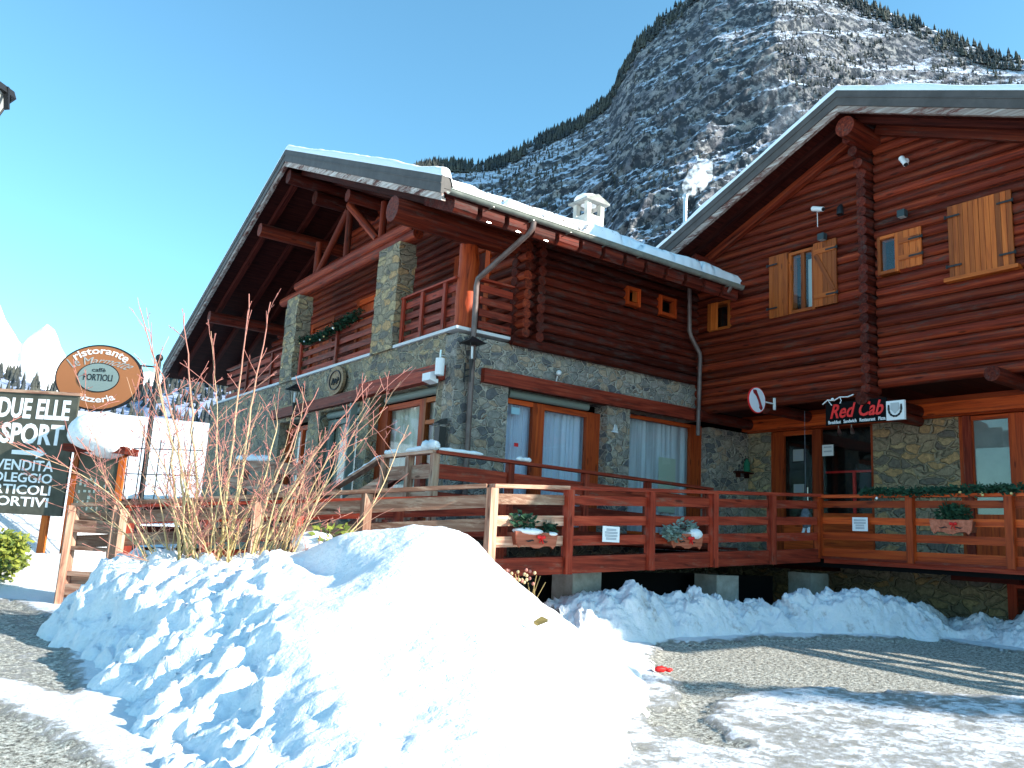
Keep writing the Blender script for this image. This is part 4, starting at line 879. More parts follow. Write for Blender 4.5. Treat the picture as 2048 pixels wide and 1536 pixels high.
railing('long weathered, sunlit-coloured railing of the ramp behind the bare bush', [dg(0.012), dg(1.0)], [dg(.286), dg(.544), dg(.70), dg(.889), dg(.996)], 'pale', offs=((-.13, -.29), (-.42, -.58)), edge=(-.92, -1.08), ph=1.2, outer=-1)
rr_ = railing('red railing of the ramp carrying two flower boxes and a notice', [(5.94, 8.6, 2.26), (7.14, 8.6, zx(7.14)), (12.76, 8.6, 2.64)], [(x, 8.585, zx(x)) for x in (5.94, 7.17, 8.68, 10.02, 11.42)], 'deck', ph=1.14)
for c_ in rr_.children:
    if max(v.co.x for v in c_.data.vertices) < 1.215 and not (c_.name.startswith('post') and c_.data.vertices[0].co.x > 1): c_.data.materials[0] = MT['pale']  # first bay: weathered wood, its colour also lightened for full sun
railing('red railing in front of the right chalet with the green garland on it', [(12.76, 8.6, 2.62), (12.76, -.3, 2.62)], [(12.74, y, 2.62) for y in (8.62, 7.0, 5.55, 4.1, 2.6, 1.1)], 'orange', offs=((-.10, -.21), (-.37, -.48), (-.62, -.74)), edge=(-.88, -1.03), ph=1.06)
rt_ = railing('upper terrace railing in front of the restaurant windows', [(6.5, 12.62, 2.86), (6.5, 10.95, 2.86), (12.7, 10.95, 2.78)], [(6.5, 12.6, 2.86), (6.5, 11.75, 2.86), (6.5, 10.98, 2.86), (7.9, 10.97, 2.84), (9.5, 10.97, 2.82), (11.0, 10.97, 2.80), (12.6, 10.97, 2.78)], 'deck', offs=((-.2, -.42), (-.62, -.84)), ph=1.1,
        snow=[((6.5, 11.9, 2.88), (6.5, 11.0, 2.88), .05), ((6.5, 11.3, 2.9), (6.52, 10.96, 2.9), .10), ((6.55, 10.95, 2.86), (7.35, 10.95, 2.86), .045), ((8.0, 10.95, 2.86), (8.3, 10.95, 2.86), .04), ((6.5, 12.6, 2.88), (6.5, 12.2, 2.88), .05)])
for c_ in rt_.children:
    if max(v.co.x for v in c_.data.vertices) < .2 and not c_.name.startswith('snow'): c_.data.materials[0] = MT['pale']  # corner segments get the lighter wood to paint in bright sunlight
w_ = railing('sloping handrail of the steps down from the terrace', [(6.5, 12.7, 2.84), (6.5, 16.4, 1.86)], [(6.5, 14.4, 2.38), (6.5, 16.3, 1.88)], 'pale', offs=((-.35, -.52),), ph=1.1, snow=[((6.5, 12.75, 2.84), (6.5, 14.0, 2.5), .04)])
railing('far handrail of the terrace steps close to the facade', [(7.45, 12.9, 2.84), (7.45, 16.9, 1.80)], [(7.45, 13.0, 2.8), (7.45, 15.0, 2.3), (7.45, 16.8, 1.83)], 'deck', offs=((-.35, -.62),), ph=1.1)
railing('boarded railing standing behind the bare bush below the balcony', [(6.05, 14.3, 2.72), (6.05, 19.6, 3.06)], [(6.05, 14.4, 2.72), (6.05, 16.3, 2.85), (6.05, 18.2, 2.97), (6.05, 19.5, 3.05)], 'pale', offs=((-.05, -.22), (-.42, -.60), (-.8, -.98)), ph=1.6, snow=[((6.05, 16.8, 2.9), (6.05, 18.9, 3.02), .09)])
# steps
st = thing('wooden_steps', 'wooden steps leading up to the restaurant terrace', 'steps', (7, 14.6, .4))
for i in range(8): w = MB(); y = 12.7+i*.5; z = 1.80-i*.16; w.box(6.56, 7.4, y, y+.46, z-.05, z); w.build('tread', 'deck', st)
# end gate boards of the ramp (left)
gt = thing('wooden_gate', 'low boarded end of the ramp beneath the menu board', 'gate', (2.1, 12.4, .5))
for zz, h in ((1.46, .16), (1.18, .05), (.86, .06), (.66, .14)):
    w = MB(); w.vbeam((1.88, 12.36, zz), (2.42, 11.90, zz), .04, h); w.build('board', 'pale', gt)
for u_ in (0, 1): w = MB(); x = 1.88+.54*u_; y = 12.34-.46*u_; w.box(x-.045, x+.045, y-.045, y+.045, .45, 1.72, ax=2); w.build('post', 'pale', gt)
B0 = (7.0, 9.7, 2.22); B1 = (2.78, 13.38, 1.80)
railing('inner railing of the ramp on the side away from the snow heap', [B0, B1], [tuple(Vector(B0).lerp(Vector(B1), k_)) for k_ in (.02, .28, .54, .78, .99)], 'deck', offs=((-.13, -.29), (-.42, -.58), (-.70, -.86)), ph=1.2, outer=-1)
w = MB(); w.vbeam((5.75, 9.0, .72), (2.2, 12.55, .50), .05, .62); w.build('shade_sheet', 'shaft', DK)  # near-black sheet painting in the shade below the slanting ramp
railing('dark stout fence with snow on its top rail behind the ramp and bush', [(3.35, 17.6, 1.95), (6.9, 16.4, 2.05)], [(3.4, 17.58, 1.95), (4.6, 17.18, 1.98), (5.8, 16.78, 2.02), (6.85, 16.42, 2.05)], 'logd', offs=((-.12, -.36), (-.5, -.74), (-.9, -1.14)), ph=1.7, outer=-1, snow=[((3.6, 17.52, 1.96), (5.0, 17.05, 2.0), .07)])
# ------------------------------------------------------------------ flower boxes
def flower_box(label, c, along, out, wd, ht, plant, snowy, boww=True):
    """c: bottom centre of the front board"""
    c, al, ou = Vector(c), Vector(along), Vector(out); upz = Vector((0, 0, 1)); t = thing('flower_box', label, 'flower box', tuple(c), 'wooden flower boxes on the railings')
    P = lambda a, b, z: c+al*a+ou*b+upz*z
    out_ = [(-.42, .05), (-.36, 0), (-.30, .035), (-.16, .03), (-.05, .0), (.05, .0), (.16, .03), (.30, .035), (.36, 0), (.42, .05)]
    outline = [(a*wd/.84*.92, z) for a, z in out_]+[(wd/2, ht), (-wd/2, ht)]
    w = MB(); n = len(outline); vs = [P(a, 0, z) for a, z in outline]+[P(a, -.022, z) for a, z in outline]; w.add(vs, [tuple(range(n)), tuple(range(n, 2*n))[::-1]]+[(i, n+i, n+(i+1) % n, (i+1) % n) for i in range(n)]); w.build('front_board', 'flower', t)
    w = MB(); w.hexa([P(-wd*.42, -.20, .03), P(wd*.42, -.20, .03), P(wd*.42, -.023, .03), P(-wd*.42, -.023, .03), P(-wd*.48, -.20, ht-.02), P(wd*.48, -.20, ht-.02), P(wd*.48, -.023, ht-.02), P(-wd*.48, -.023, ht-.02)]); w.build('trough', 'flower', t)
    w = MB()
    for s in (-1, 1): w.tube([P(s*(.05+i*.03), .004, ht*.45+.008*math.sin(i*1.6)) for i in range(5)], [.006, .01, .011, .009, .004], 6)
    w.build('carving', 'black', t)
    if boww:
        w = MB()
        for s in (-1, 1): w.ball(P(.05+s*.035, .03, ht*.72), .035, 8, 6, (1, .6, .7))
        w.ball(P(.05, .04, ht*.72), .018, 6, 5); w.beam(P(.05, .03, ht*.7), P(.08, .03, ht*.3), .02, .006); w.beam(P(.05, .03, ht*.7), P(.02, .03, ht*.35), .02, .006); w.build('bow', 'red', t)
    w = MB()
    for a, b, z, r_, n_ in plant: w.leafclump(P(a, b, z), r_, n_, .085)
    w.build('greenery', 'frostfir' if snowy == 2 else 'fir', t)
    if snowy:
        w = MB(); w.ball(P(-.08 if snowy == 1 else .2, -.08, ht+.005), 1, 14, 8, (wd*.34 if snowy == 1 else wd*.24, .13, .05 if snowy == 1 else .09), .1)
        if snowy == 1: w.ball(P(.26, -.06, ht-.01), 1, 10, 6, (.1, .09, .03), .1)
        w.build('snow', 'snow', t)
    return t
flower_box('flower box heaped with snow and a red bow, nearest the ramp corner', (6.60, 8.50, 1.50), (1, 0, 0), (0, -1, 0), .68, .20, [(-.15, -.1, .32, (.22, .10, .10), 160), (.25, -.1, .26, (.12, .1, .08), 90)], 1)
flower_box('flower box with frosty fir sprigs hanging over its left end', (9.36, 8.50, 1.60), (1, 0, 0), (0, -1, 0), .68, .21, [(-.30, .0, .20, (.17, .12, .13), 260), (.05, -.1, .32, (.26, .1, .1), 120)], 2)
flower_box('flower box full of dark greenery under the garland', (12.64, 6.34, 2.02), (0, -1, 0), (-1, 0, 0), .64, .21, [(.0, -.1, .30, (.10, .24, .15), 420)], 0)
def at(al, ou, c, a, b, z): return Vector(c)+Vector(al)*a+Vector(ou)*b+Vector((0, 0, z))
def notice(label, c, al, ou, w_, h_, m='paper', lines=4, rim=False, group=None, seed=1):
    t = thing('notice', label, 'notice', c, group); w = MB(); a = Vector(al); o = Vector(ou); C_ = Vector(c); zz = Vector((0, 0, 1))
    w.hexa([C_-a*w_/2, C_+a*w_/2, C_+a*w_/2-o*.004, C_-a*w_/2-o*.004, C_-a*w_/2+zz*h_, C_+a*w_/2+zz*h_, C_+a*w_/2-o*.004+zz*h_, C_-a*w_/2-o*.004+zz*h_]); w.build('sheet', m, t)
    if lines:
        w = MB(); r3 = random.Random(seed)
        for i in range(lines):
            z = h_*(.80-.19*i*4/lines); ww = w_*r3.uniform(.55, .78)
            for k in range(2):
                q = C_+zz*(z-k*.016)+o*.002; w.hexa([q-a*ww/2, q+a*ww/2, q+a*ww/2+o*.002, q-a*ww/2+o*.002, q-a*ww/2+zz*.009, q+a*ww/2+zz*.009, q+a*ww/2+o*.002+zz*.009, q-a*ww/2+o*.002+zz*.009])
        w.build('print', 'ink', t)
    return t
notice('white printed notice fixed to the ramp railing between two flower boxes', (7.89, 8.53, 1.63), (1, 0, 0), (0, -1, 0), .31, .21)
notice('white printed notice on the railing below the red lettered sign', (12.68, 7.82, 2.03), (0, -1, 0), (-1, 0, 0), .27, .22, seed=2)
notice('upper paper stuck on the glass of the entrance door', (16.03, 11.34, 3.64), (0, -1, 0), (-1, 0, 0), .27, .26, m='frost', seed=3)
notice('lower paper stuck on the glass of the entrance door', (16.03, 11.33, 2.94), (0, -1, 0), (-1, 0, 0), .27, .19, m='frost', seed=4)
notice('paper stuck in the upper left corner of the shop window', (16.025, 10.60, 3.72), (0, -1, 0), (-1, 0, 0), .27, .24, m='paper', lines=2, seed=5)
notice('pale blue card high on the glass of the restaurant side door', (9.37, 12.93, 3.96), (1, 0, 0), (0, -1, 0), .2, .13, m=mat('pale_blue_card', (.35, .60, .72), .7), lines=0)
notice('small red and white sticker on the restaurant side door', (9.43, 12.93, 3.34), (1, 0, 0), (0, -1, 0), .10, .07, m='red', lines=0)
# ------------------------------------------------------------------ garlands
def garland(label, pts, r, n, balls):
    c = Vector(pts[0]); t = thing('garland', label, 'garland', tuple(c)); w = MB(); pts = [Vector(p) for p in pts]
    for a, b in zip(pts[:-1], pts[1:]):
        for i in range(n):
            p = a.lerp(b, i/n); w.leafclump(p, (r, r, r*.9), 26, .075)
    w.build('needles', 'fir', t)
    w = MB()
    for i in range(balls):
        k = rng.randrange(len(pts)-1); p = pts[k].lerp(pts[k+1], rng.random()); q = p+Vector((-r*.9, rng.uniform(-.02, .02), -r*rng.uniform(.2, 1.3))); w2 = MB(); w2.ball(q, .022, 8, 6); w2.build('bauble', 'gold' if i % 2 else 'white', t)
    return t
garland('dark green fir garland with baubles laid along the right handrail', [(12.72, 7.75, 2.66), (12.70, 7.0, 2.63), (12.72, 6.2, 2.66), (12.72, 5.5, 2.67), (12.72, 4.2, 2.66)], .085, 22, 12)
garland('dark green garland drooping along the balcony rail between the pillars', [(7.80, 20.2, 6.28), (7.78, 19.4, 6.20), (7.78, 18.4, 6.24), (7.78, 17.6, 6.34), (7.8, 16.9, 6.42)], .14, 16, 8)
# ------------------------------------------------------------------ signs and wall fittings
ph = thing('telephone_sign', 'round white telephone sign with a red handset projecting from the log wall', 'sign', (13.5, 10.5, 4.3))
yd = 10.5; cx_, cz_ = 13.50, 4.57
def disc(mb, c, r, axisv, th, n=40, rz=None):
    c = Vector(c); a = Vector(axisv).normalized(); x = a.cross(Vector((0, 0, 1))).normalized() if abs(a.z) < .9 else Vector((1, 0, 0)); y = x.cross(a); rz = rz or r
    vs = [c+x*r*math.cos(2*math.pi*i/n)+y*rz*math.sin(2*math.pi*i/n)-a*th/2 for i in range(n)]+[c+x*r*math.cos(2*math.pi*i/n)+y*rz*math.sin(2*math.pi*i/n)+a*th/2 for i in range(n)]
    mb.add(vs, [tuple(range(n))[::-1], tuple(range(n, 2*n))]+[(i, (i+1) % n, n+(i+1) % n, n+i) for i in range(n)])
w = MB(); disc(w, (cx_, yd, cz_), .262, (0, 1, 0), .03); w.build('rim', 'red', ph)
w = MB(); disc(w, (cx_, yd, cz_), .245, (0, 1, 0), .044); w.build('face', mat('sign_face', (.72, .74, .82), .4), ph)
w = MB(); pth = [(-.13, .15), (-.09, .165), (-.02, .09), (.04, 0), (.08, -.09), (.09, -.15), (.075, -.17)]
for s in (-1,): w.tube([(cx_+a, yd-.028, cz_+b) for a, b in pth], [.042, .042, .028, .026, .028, .042, .038], 8)
w.build('handset', 'maroon', ph)
w = MB(); w.tube([(cx_+.26, yd, cz_), (14.08, yd, cz_)], .014, 8); w.box(14.04, 14.09, yd-.015, yd+.015, cz_-.12, cz_+.12); w.build('bracket', 'white', ph)
def letters(name, txt, org, right, upv, width, height, m, parent, depth=.006, bold=0, shear=0, align='LEFT', bend=None):
    vs, fs = text_mb(txt, org, right, upv, width, height, depth, bold, shear, align)
    if bend: vs = [bend(v) for v in vs]
    w = MB(); w.add(vs, fs, None, .5); return w.build(name, m, parent)
rc = thing('shop_sign', 'sign in red slanted letters over the entrance with a small white emblem', 'sign', (13.85, 8.5, 4.0))
w = MB(); w.box(13.86, 13.90, 8.0, 9.20, 4.0, 4.42); w.build('panel', 'shaft', rc)
letters('lettering', 'Red Cab', (13.853, 9.10, 4.12), (0, -1, 0), (0, 0, 1), 1.06, .27, 'redglow', rc, .012, .018, .35)
letters('small_lettering', 'Breakfast   Sandwich   Restaurant   Pizza', (13.853, 9.14, 4.02), (0, -1, 0), (0, 0, 1), 1.13, .065, 'white', rc, .01, .012)
w = MB(); w.box(13.845, 13.90, 7.66, 7.99, 4.0, 4.34); w.build('emblem_panel', 'white', rc)
w = MB(); ar = [(7.825+.115*math.cos(a), 4.19-.125*math.sin(a)) for a in [i*math.pi/14 for i in range(15)]]
ar = [(7.94, 4.27)]+ar+[(7.71, 4.27)]
w.tube([(13.838, a, b) for a, b in ar], [.014+.007*(i % 2) for i in range(len(ar))], 6); w.build('emblem_arc', 'black', rc)
w = MB(); w.prism([(7.90, 4.30), (7.75, 4.30), (7.745, 4.19), (7.825, 4.11), (7.905, 4.19)], 'x', 13.83, 13.844); w.build('emblem_shield', mat('emblem_grey', (.45, .46, .48), .5), rc)
w = MB(); q = [(13.80, 9.22, 4.40), (13.78, 9.10, 4.47), (13.8, 8.98, 4.45), (13.78, 8.85, 4.50), (13.8, 8.7, 4.49), (13.79, 8.58, 4.52)]
w.tube(q, .012, 6); w.tube([q[1], (13.78, 9.05, 4.40), (13.79, 9.02, 4.36)], .008, 5); w.tube([q[3], (13.78, 8.82, 4.43), (13.78, 8.85, 4.38)], .008, 5); w.ball((13.78, 9.0, 4.47), .03, 8, 6)
one(w, 'twig_decoration', 'white', 'white twig decoration hanging above the red lettered sign', 'decoration')
for i, y in enumerate((10.25, 9.95)):
    w = MB(); w.tube([(15.9, y, 4.33), (15.9, y, 4.27)], .012, 6); w.tube([(15.9, y, 4.26), (15.86, y-.05, 4.15)], [.03, .045], 10)
    one(w, 'spot_lamp', 'steel', ('left' if i == 0 else 'right')+' small spot lamp hanging over the shop window', 'lamp')
def camera_fit(label, c, d, m='white', r=.055, ln=.24, cable=0):
    t = thing('wall_camera', label, 'camera', c); c = Vector(c); d = Vector(d).normalized(); w = MB(); w.tube([c-d*.05, c+d*ln], [r, r*.85], 10); w.build('housing', m, t)
    w = MB(); w.tube([c, c+Vector((.16, 0, .02))], .018, 6); w.ball(c+Vector((.14, 0, .02)), .05, 8, 6); w.build('bracket', m, t)
    w = MB(); w.tube([c+d*ln, c+d*(ln+.012)], r*.7, 10); w.build('lens', 'black', t)
    if cable: w = MB(); w.tube([c+Vector((.08, 0, 0)), c+Vector((.09, 0, -cable))], .008, 5); w.build('cable', 'white', t)
camera_fit('white wall camera with a cable hanging down, above the left shuttered window', (13.98, 9.46, 8.42), (-.2, -.9, -.35), cable=.36)
camera_fit('white wall camera high on the right part of the log wall', (13.98, 7.62, 8.83), (-.3, -.5, -.8), ln=.18)
w = MB(); w.tube([(13.98, 8.9, 8.14), (13.98, 8.9, 8.28), (14.02, 8.9, 8.34)], [.07, .06, .03], 10); one(w, 'wall_siren', 'black', 'black bell shaped siren near the vertical row of log ends', 'siren')
for lab, (y, z) in (('dark square wall lamp just above the diagonal braced shutter', (9.33, 7.80)), ('dark square wall lamp above the small square window', (7.68, 7.80))):
    t = thing('wall_lamp', lab, 'wall lamp', (14.0, y, z-.06)); w = MB(); w.box(13.96, 14.08, y-.07, y+.07, z-.06, z+.07); w.build('housing', mat('dark_teal_metal', (.03, .045, .05), .5), t); w = MB(); w.box(13.97, 14.07, y-.055, y+.055, z-.066, z-.061); w.build('diffuser', 'frost', t)
# lantern at the stone corner
def lantern(label, c, s=1.0, wallv=(0, 1, 0)):
    t = thing('wall_lantern', label, 'lantern', c); x, y, z = c; wv = Vector(wallv)
    w = MB(); b = .19*s; tp = Vector((x, y, z+.66*s)); base = [Vector((x+i*b, y+j*b, z+.52*s)) for i, j in ((-1, -1), (1, -1), (1, 1), (-1, 1))]
    w.add(base+[tp], [(3, 2, 1, 0), (0, 1, 4), (1, 2, 4), (2, 3, 4), (3, 0, 4)]); w.build('cap', 'black', t)
    w = MB(); g = .075*s
    for i, j in ((-1, -1), (1, -1), (1, 1), (-1, 1)): w.tube([(x+i*g*.7, y+j*g*.7, z+.22*s), (x+i*g*1.3, y+j*g*1.3, z+.52*s)], .008*s, 5)
    w.tube([(x, y, z), (x, y, z+.22*s)], [.012*s, .05*s], 8); w.build('cage', 'black', t)
    w = MB(); w.tube([(x, y, z+.24*s), (x, y, z+.46*s)], .028*s, 8); w.build('candle', 'white', t)
    w = MB(); p = Vector((x, y, z+.05*s)); e = p+wv*.2; w.tube([p, e], .014*s, 6); w.tube([p-Vector((0, 0, .12*s)), e-Vector((0, 0, .12*s))], .014*s, 6); w.tube([p+Vector((0, 0, .1*s)), p-Vector((0, 0, .24*s))], .013*s, 6); w.tube([e+Vector((0, 0, .14*s)), e-Vector((0, 0, .22*s))], .018*s, 6); w.build('bracket', 'black', t)
lantern('black iron lantern on the stone corner beside the downpipe', (7.96, 12.42, 4.50), 1.0)
lantern('black lantern with a white snow cap between the facade windows, partly behind twigs', (7.55, 19.7, 4.35), 1.1, (1, 0, 0))
t = thing('floodlight', 'white cylindrical fitting over the right end of the facade lintel', 'floodlight', (7.6, 12.85, 4.4)); w = MB(); w.tube([(7.58, 12.86, 4.43), (7.58, 12.86, 4.74)], .085, 16); w.build('housing', 'white', t)
w = MB(); w.tube([(7.58, 12.86, 4.76), (7.58, 12.86, 4.90)], .02, 6); w.tube([(7.58, 12.86, 4.80), (7.78, 12.86, 4.80)], .018, 6); w.build('bracket', 'steel', t)
t = thing('floodlight', 'small pale lamp head beside the white cylinder on the lintel', 'floodlight', (7.6, 13.15, 4.3)); w = MB(); w.hexa([(7.48, 13.02, 4.36), (7.66, 13.02, 4.32), (7.66, 13.30, 4.32), (7.48, 13.30, 4.36), (7.48, 13.02, 4.50), (7.66, 13.02, 4.56), (7.66, 13.30, 4.56), (7.48, 13.30, 4.50)]); w.build('head', 'paper', t); w = MB(); w.tube([(7.66, 13.16, 4.44), (7.78, 13.16, 4.5)], .02, 6); w.build('arm', 'black', t)
t = thing('wall_ashtray', 'narrow black box fixed to the stone beside the restaurant door', 'box', (7.7, 12.84, 3.05)); w = MB(); w.prism([(12.76, 3.12), (12.84, 3.04), (12.92, 3.12), (12.93, 3.5), (12.75, 3.5)], 'x', 7.60, 7.74); w.build('body', 'black', t); w = MB(); w.hexa([(7.56, 12.74, 3.52), (7.74, 12.74, 3.56), (7.74, 12.94, 3.56), (7.56, 12.94, 3.52), (7.56, 12.74, 3.55), (7.74, 12.74, 3.66), (7.74, 12.94, 3.66), (7.56, 12.94, 3.55)]); w.build('lid', 'black', t)
t = thing('wooden_plaque', 'round slice of log carved as a plaque on the stone facade', 'plaque', (7.7, 17.5, 4.6)); w = MB(); disc(w, (7.70, 17.62, 4.93), .42, (1, 0, 0), .07, 32, .33); w.build('disc', wood('carved_plaque', (.08, .05, .03), (.22, .14, .08), (.34, .24, .14), rough=.7), t)
w = MB(); w.tube([(7.655, 17.62+.30*math.cos(a), 4.93+.22*math.sin(a)) for a in [i*math.pi*2/24 for i in range(25)]], .016, 6); w.tube([(7.655, 17.42+.03*i, 4.9+.07*math.sin(i*1.4)) for i in range(13)], .02, 6); w.build('carving', 'black', t)
w = MB(); w.ball((10.1, 12.56, 4.84), .055, 12, 8); w.tube([(10.1, 12.6, 4.78), (10.1, 12.64, 4.66)], .012, 6); one(w, 'globe_sensor', 'white', 'small white globe on the stone above the side lintel', 'sensor')
w = MB(); w.prism([(11.62, 3.86), (11.80, 3.86), (11.76, 3.90), (11.66, 3.90)], 'y', 12.63, 12.67); w.prism([(11.66, 3.91), (11.72, 3.91), (11.71, 4.04)], 'y', 12.64, 12.66); w.prism([(11.74, 3.91), (11.79, 3.91), (11.75, 4.02)], 'y', 12.64, 12.66); one(w, 'boat_ornament', 'white', 'tiny white boat shaped ornament on the stone pier between side windows', 'ornament')
t = thing('green_lantern', 'small green lantern standing on the brown wall shelf', 'lantern', (15.8, 12.55, 3.47)); w = MB(); w.tube([(15.80, 12.56, 3.42), (15.80, 12.56, 3.44), (15.80, 12.56, 3.62), (15.8, 12.56, 3.72)], [.09, .075, .075, .02], 10); w.build('body', 'green', t); w = MB(); w.tube([(15.74, 12.56, 3.68), (15.76, 12.56, 3.78), (15.84, 12.56, 3.78), (15.86, 12.56, 3.68)], .006, 5); w.build('handle', 'black', t)
w = MB(); w.box(15.45, 15.98, 12.50, 12.68, 3.38, 3.41); w.box(15.55, 15.58, 12.56, 12.68, 3.28, 3.38); w.box(15.85, 15.88, 12.56, 12.68, 3.28, 3.38); one(w, 'wall_shelf', 'soffit', 'narrow brown shelf on the stone wall beside the entrance', 'shelf')
# little winter figure hanging by the door
t = thing('doll', 'little grey winter figure with a red letter on its chest hanging by the entrance', 'doll', (14.5, 10.05, 2.0)); w = MB(); w.tube([(14.5, 10.08, 2.12), (14.5, 10.08, 2.25), (14.5, 10.1, 2.42), (14.5, 10.1, 2.50)], [.06, .12, .09, .04], 12); w.build('body', noisy('grey_felt', (.10, .11, .13), (.22, .23, .26), 20), t)
w = MB(); w.ball((14.5, 10.1, 2.56), .065, 12, 8); w.build('head', 'frost', t); w = MB(); w.tube([(14.5, 10.1, 2.60), (14.5, 10.12, 2.70), (14.5, 10.16, 2.74)], [.07, .035, .008], 10); w.build('hat', 'board', t)
w = MB(); w.tube([(14.5, 10.16, 2.38), (14.46, 10.26, 2.26)], [.035, .025], 8); w.tube([(14.5, 10.0, 2.38), (14.46, 9.92, 2.24)], [.035, .025], 8); w.build('arms', 'board', t)
w = MB(); w.tube([(14.5, 10.12, 2.14), (14.47, 10.14, 2.02)], [.035, .03], 8); w.tube([(14.5, 10.04, 2.14), (14.47, 10.02, 2.02)], [.035, .03], 8); w.build('legs', 'paper', t)
letters('letter', 'R', (14.37, 10.12, 2.18), (0, -1, 0), (0, 0, 1), .08, .12, 'redglow', t, .008, .02)
w = MB(); w.tube([(14.5, 10.1, 2.72), (14.5, 10.1, 4.45)], .003, 4); w.build('string', 'ink', t)
# ------------------------------------------------------------------ left roadside: signs, lamp, menu board
RV = Vector((.82, -.572, 0)).normalized(); NV = Vector((0, 0, 1)).cross(RV)*-1   # faces the road
NV = Vector((RV.y, -RV.x, 0)); NV = NV if NV.dot(Vector((-.58, -.81, 0))) > 0 else -NV
def bboard(mb, o, w0, w1, z0, z1, th, fr=0):
    o = Vector(o); p = [o+RV*w0+NV*fr, o+RV*w1+NV*fr, o+RV*w1+NV*(fr-th), o+RV*w0+NV*(fr-th)]
    mb.hexa([Vector((q.x, q.y, z0)) for q in p]+[Vector((q.x, q.y, z1)) for q in p])
K = 13/7.5; so_ = Vector((1.205*K, 8.42*K, 0)); zk = lambda z: 1.6+(z-1.6)*K
t = thing('road_sign', 'dark grey hand painted board with white lettering and an arrow', 'sign', (so_.x, so_.y, .3))
w = MB(); bboard(w, so_, -1.02*K, 0, zk(1.58), zk(2.66), .05); w.build('panel', 'board', t)
w = MB(); bboard(w, so_, -1.03*K, .02, zk(2.662), zk(2.69), .09, .02); w.build('cap_rail', 'pale', t)
for dxx in (-.16*K, -.9*K): w = MB(); bboard(w, so_, dxx-.05, dxx+.05, .3, zk(2.6), .07, -.06); w.build('post', 'honey', t)
OR = so_+NV*.003; Z1 = Vector((0, 0, 1)); pxm = .00455
for txt, r_, z_, w__, h_, b_ in (('DUE ELLE', -.06, 2.43, .64, .185, .03), ('SPORT', -.085, 2.20, .56, .19, .035), ('VENDITA', -.13, 1.965, .52, .095, .02), ('NOLEGGIO', -.125, 1.86, .62, .085, .02), ('ARTICOLI', -.125, 1.755, .60, .085, .02), ('SPORTIVI', -.13, 1.65, .60, .085, .02)):
    letters('lettering', txt, OR+RV*r_*K+Z1*zk(z_), RV, Z1, w__*K, h_*K, 'paper', t, .004, b_, 0, 'RIGHT')
w = MB(); A_ = OR+RV*-.52*K+Z1*zk(2.125)
pts_ = [(0, -.018), (.22, -.022), (.22, -.05), (.31, .0), (.22, .05), (.22, .022), (0, .018)]
vs = [A_+RV*a*K+Z1*b*K+NV*k for k in (.0015, -.0015) for a, b in pts_]; w.add(vs, [tuple(range(7)), tuple(range(7, 14))[::-1]]+[(i, 7+i, 7+(i+1) % 7, (i+1) % 7) for i in range(7)]); w.build('arrow', 'paper', t)
# oval restaurant sign on its pole
oc = Vector((2.44, 15.25, 3.87)); R2 = RV; t = thing('restaurant_sign', 'oval orange restaurant sign hanging from a dark pole', 'sign', (2.9, 13.2, .4))
def oval(mb, a, b, f0, f1, n=56):
    a *= 1.12; b *= 1.12; vs = [oc+R2*a*math.cos(2*math.pi*i/n)+Z1*b*math.sin(2*math.pi*i/n)+NV*k for k in (f0, f1) for i in range(n)]
    mb.add(vs, [tuple(range(n))[::-1], tuple(range(n, 2*n))]+[(i, (i+1) % n, n+(i+1) % n, n+i) for i in range(n)])
w = MB(); oval(w, .645, .50, -.05, .02); w.build('rim', 'black', t); w = MB(); oval(w, .62, .475, .0, .028); w.build('face', 'rust', t)
w = MB(); oval(w, .315, .225, .02, .034); w.build('inner_rim', 'black', t); w = MB(); oval(w, .30, .21, .02, .040); w.build('inner_oval', 'signgrey', t)
def arcbend(rx, rz, sgn):
    rx *= 1.12; rz *= 1.12
    def f(v):
        d = Vector(v)-oc; a = d.dot(R2); z = d.z; nn = d.dot(NV); th = a/rx*1.0
        return oc+R2*(rx*math.sin(th)*(1+z*sgn/rz*.9))+Z1*(sgn*rz*math.cos(th)+z)+NV*nn
    return f
letters('lettering', 'ristorante', oc+R2*-.50+NV*.03+Z1*-.05, R2, Z1, 1.0, .105, 'paper', t, .006, .012, 0, 'LEFT', arcbend(.56, .405, 1))
letters('lettering', 'Le Marmotte', oc+R2*-.56+NV*.03+Z1*-.035, R2, Z1, 1.12, .115, 'frost', t, .006, .0, .5, 'LEFT', arcbend(.60, .235, 1))
letters('lettering', 'pizzeria', oc+R2*-.34+NV*.03+Z1*-.05, R2, Z1, .68, .13, 'paper', t, .006, .012, 0, 'LEFT', arcbend(.52, .36, -1))
letters('inner_lettering', 'caffè', oc+R2*-0.112+NV*.042+Z1*0.095, R2, Z1, 0.224, 0.067, 'black', t, .004, .005)
letters('inner_lettering', 'PORTIOLI', oc+R2*-0.241+NV*.042+Z1*-0.056, R2, Z1, 0.482, 0.112, 'black', t, .004, .01)
po = Vector((3.25, 14.83, 0)); w = MB(); w.tube([po+Z1*.3, po+Z1*2.2, po+Z1*4.25], [.05, .045, .04], 10); w.ball(po+Z1*4.29, .065, 10, 8); w.build('pole', 'black', t)
w = MB(); w.tube([po+Z1*4.13, oc+R2*.60+Z1*.25-NV*.01], .016, 6); w.tube([po+Z1*3.6, oc+R2*.60-Z1*.28-NV*.01], .016, 6); w.build('arm', 'black', t)
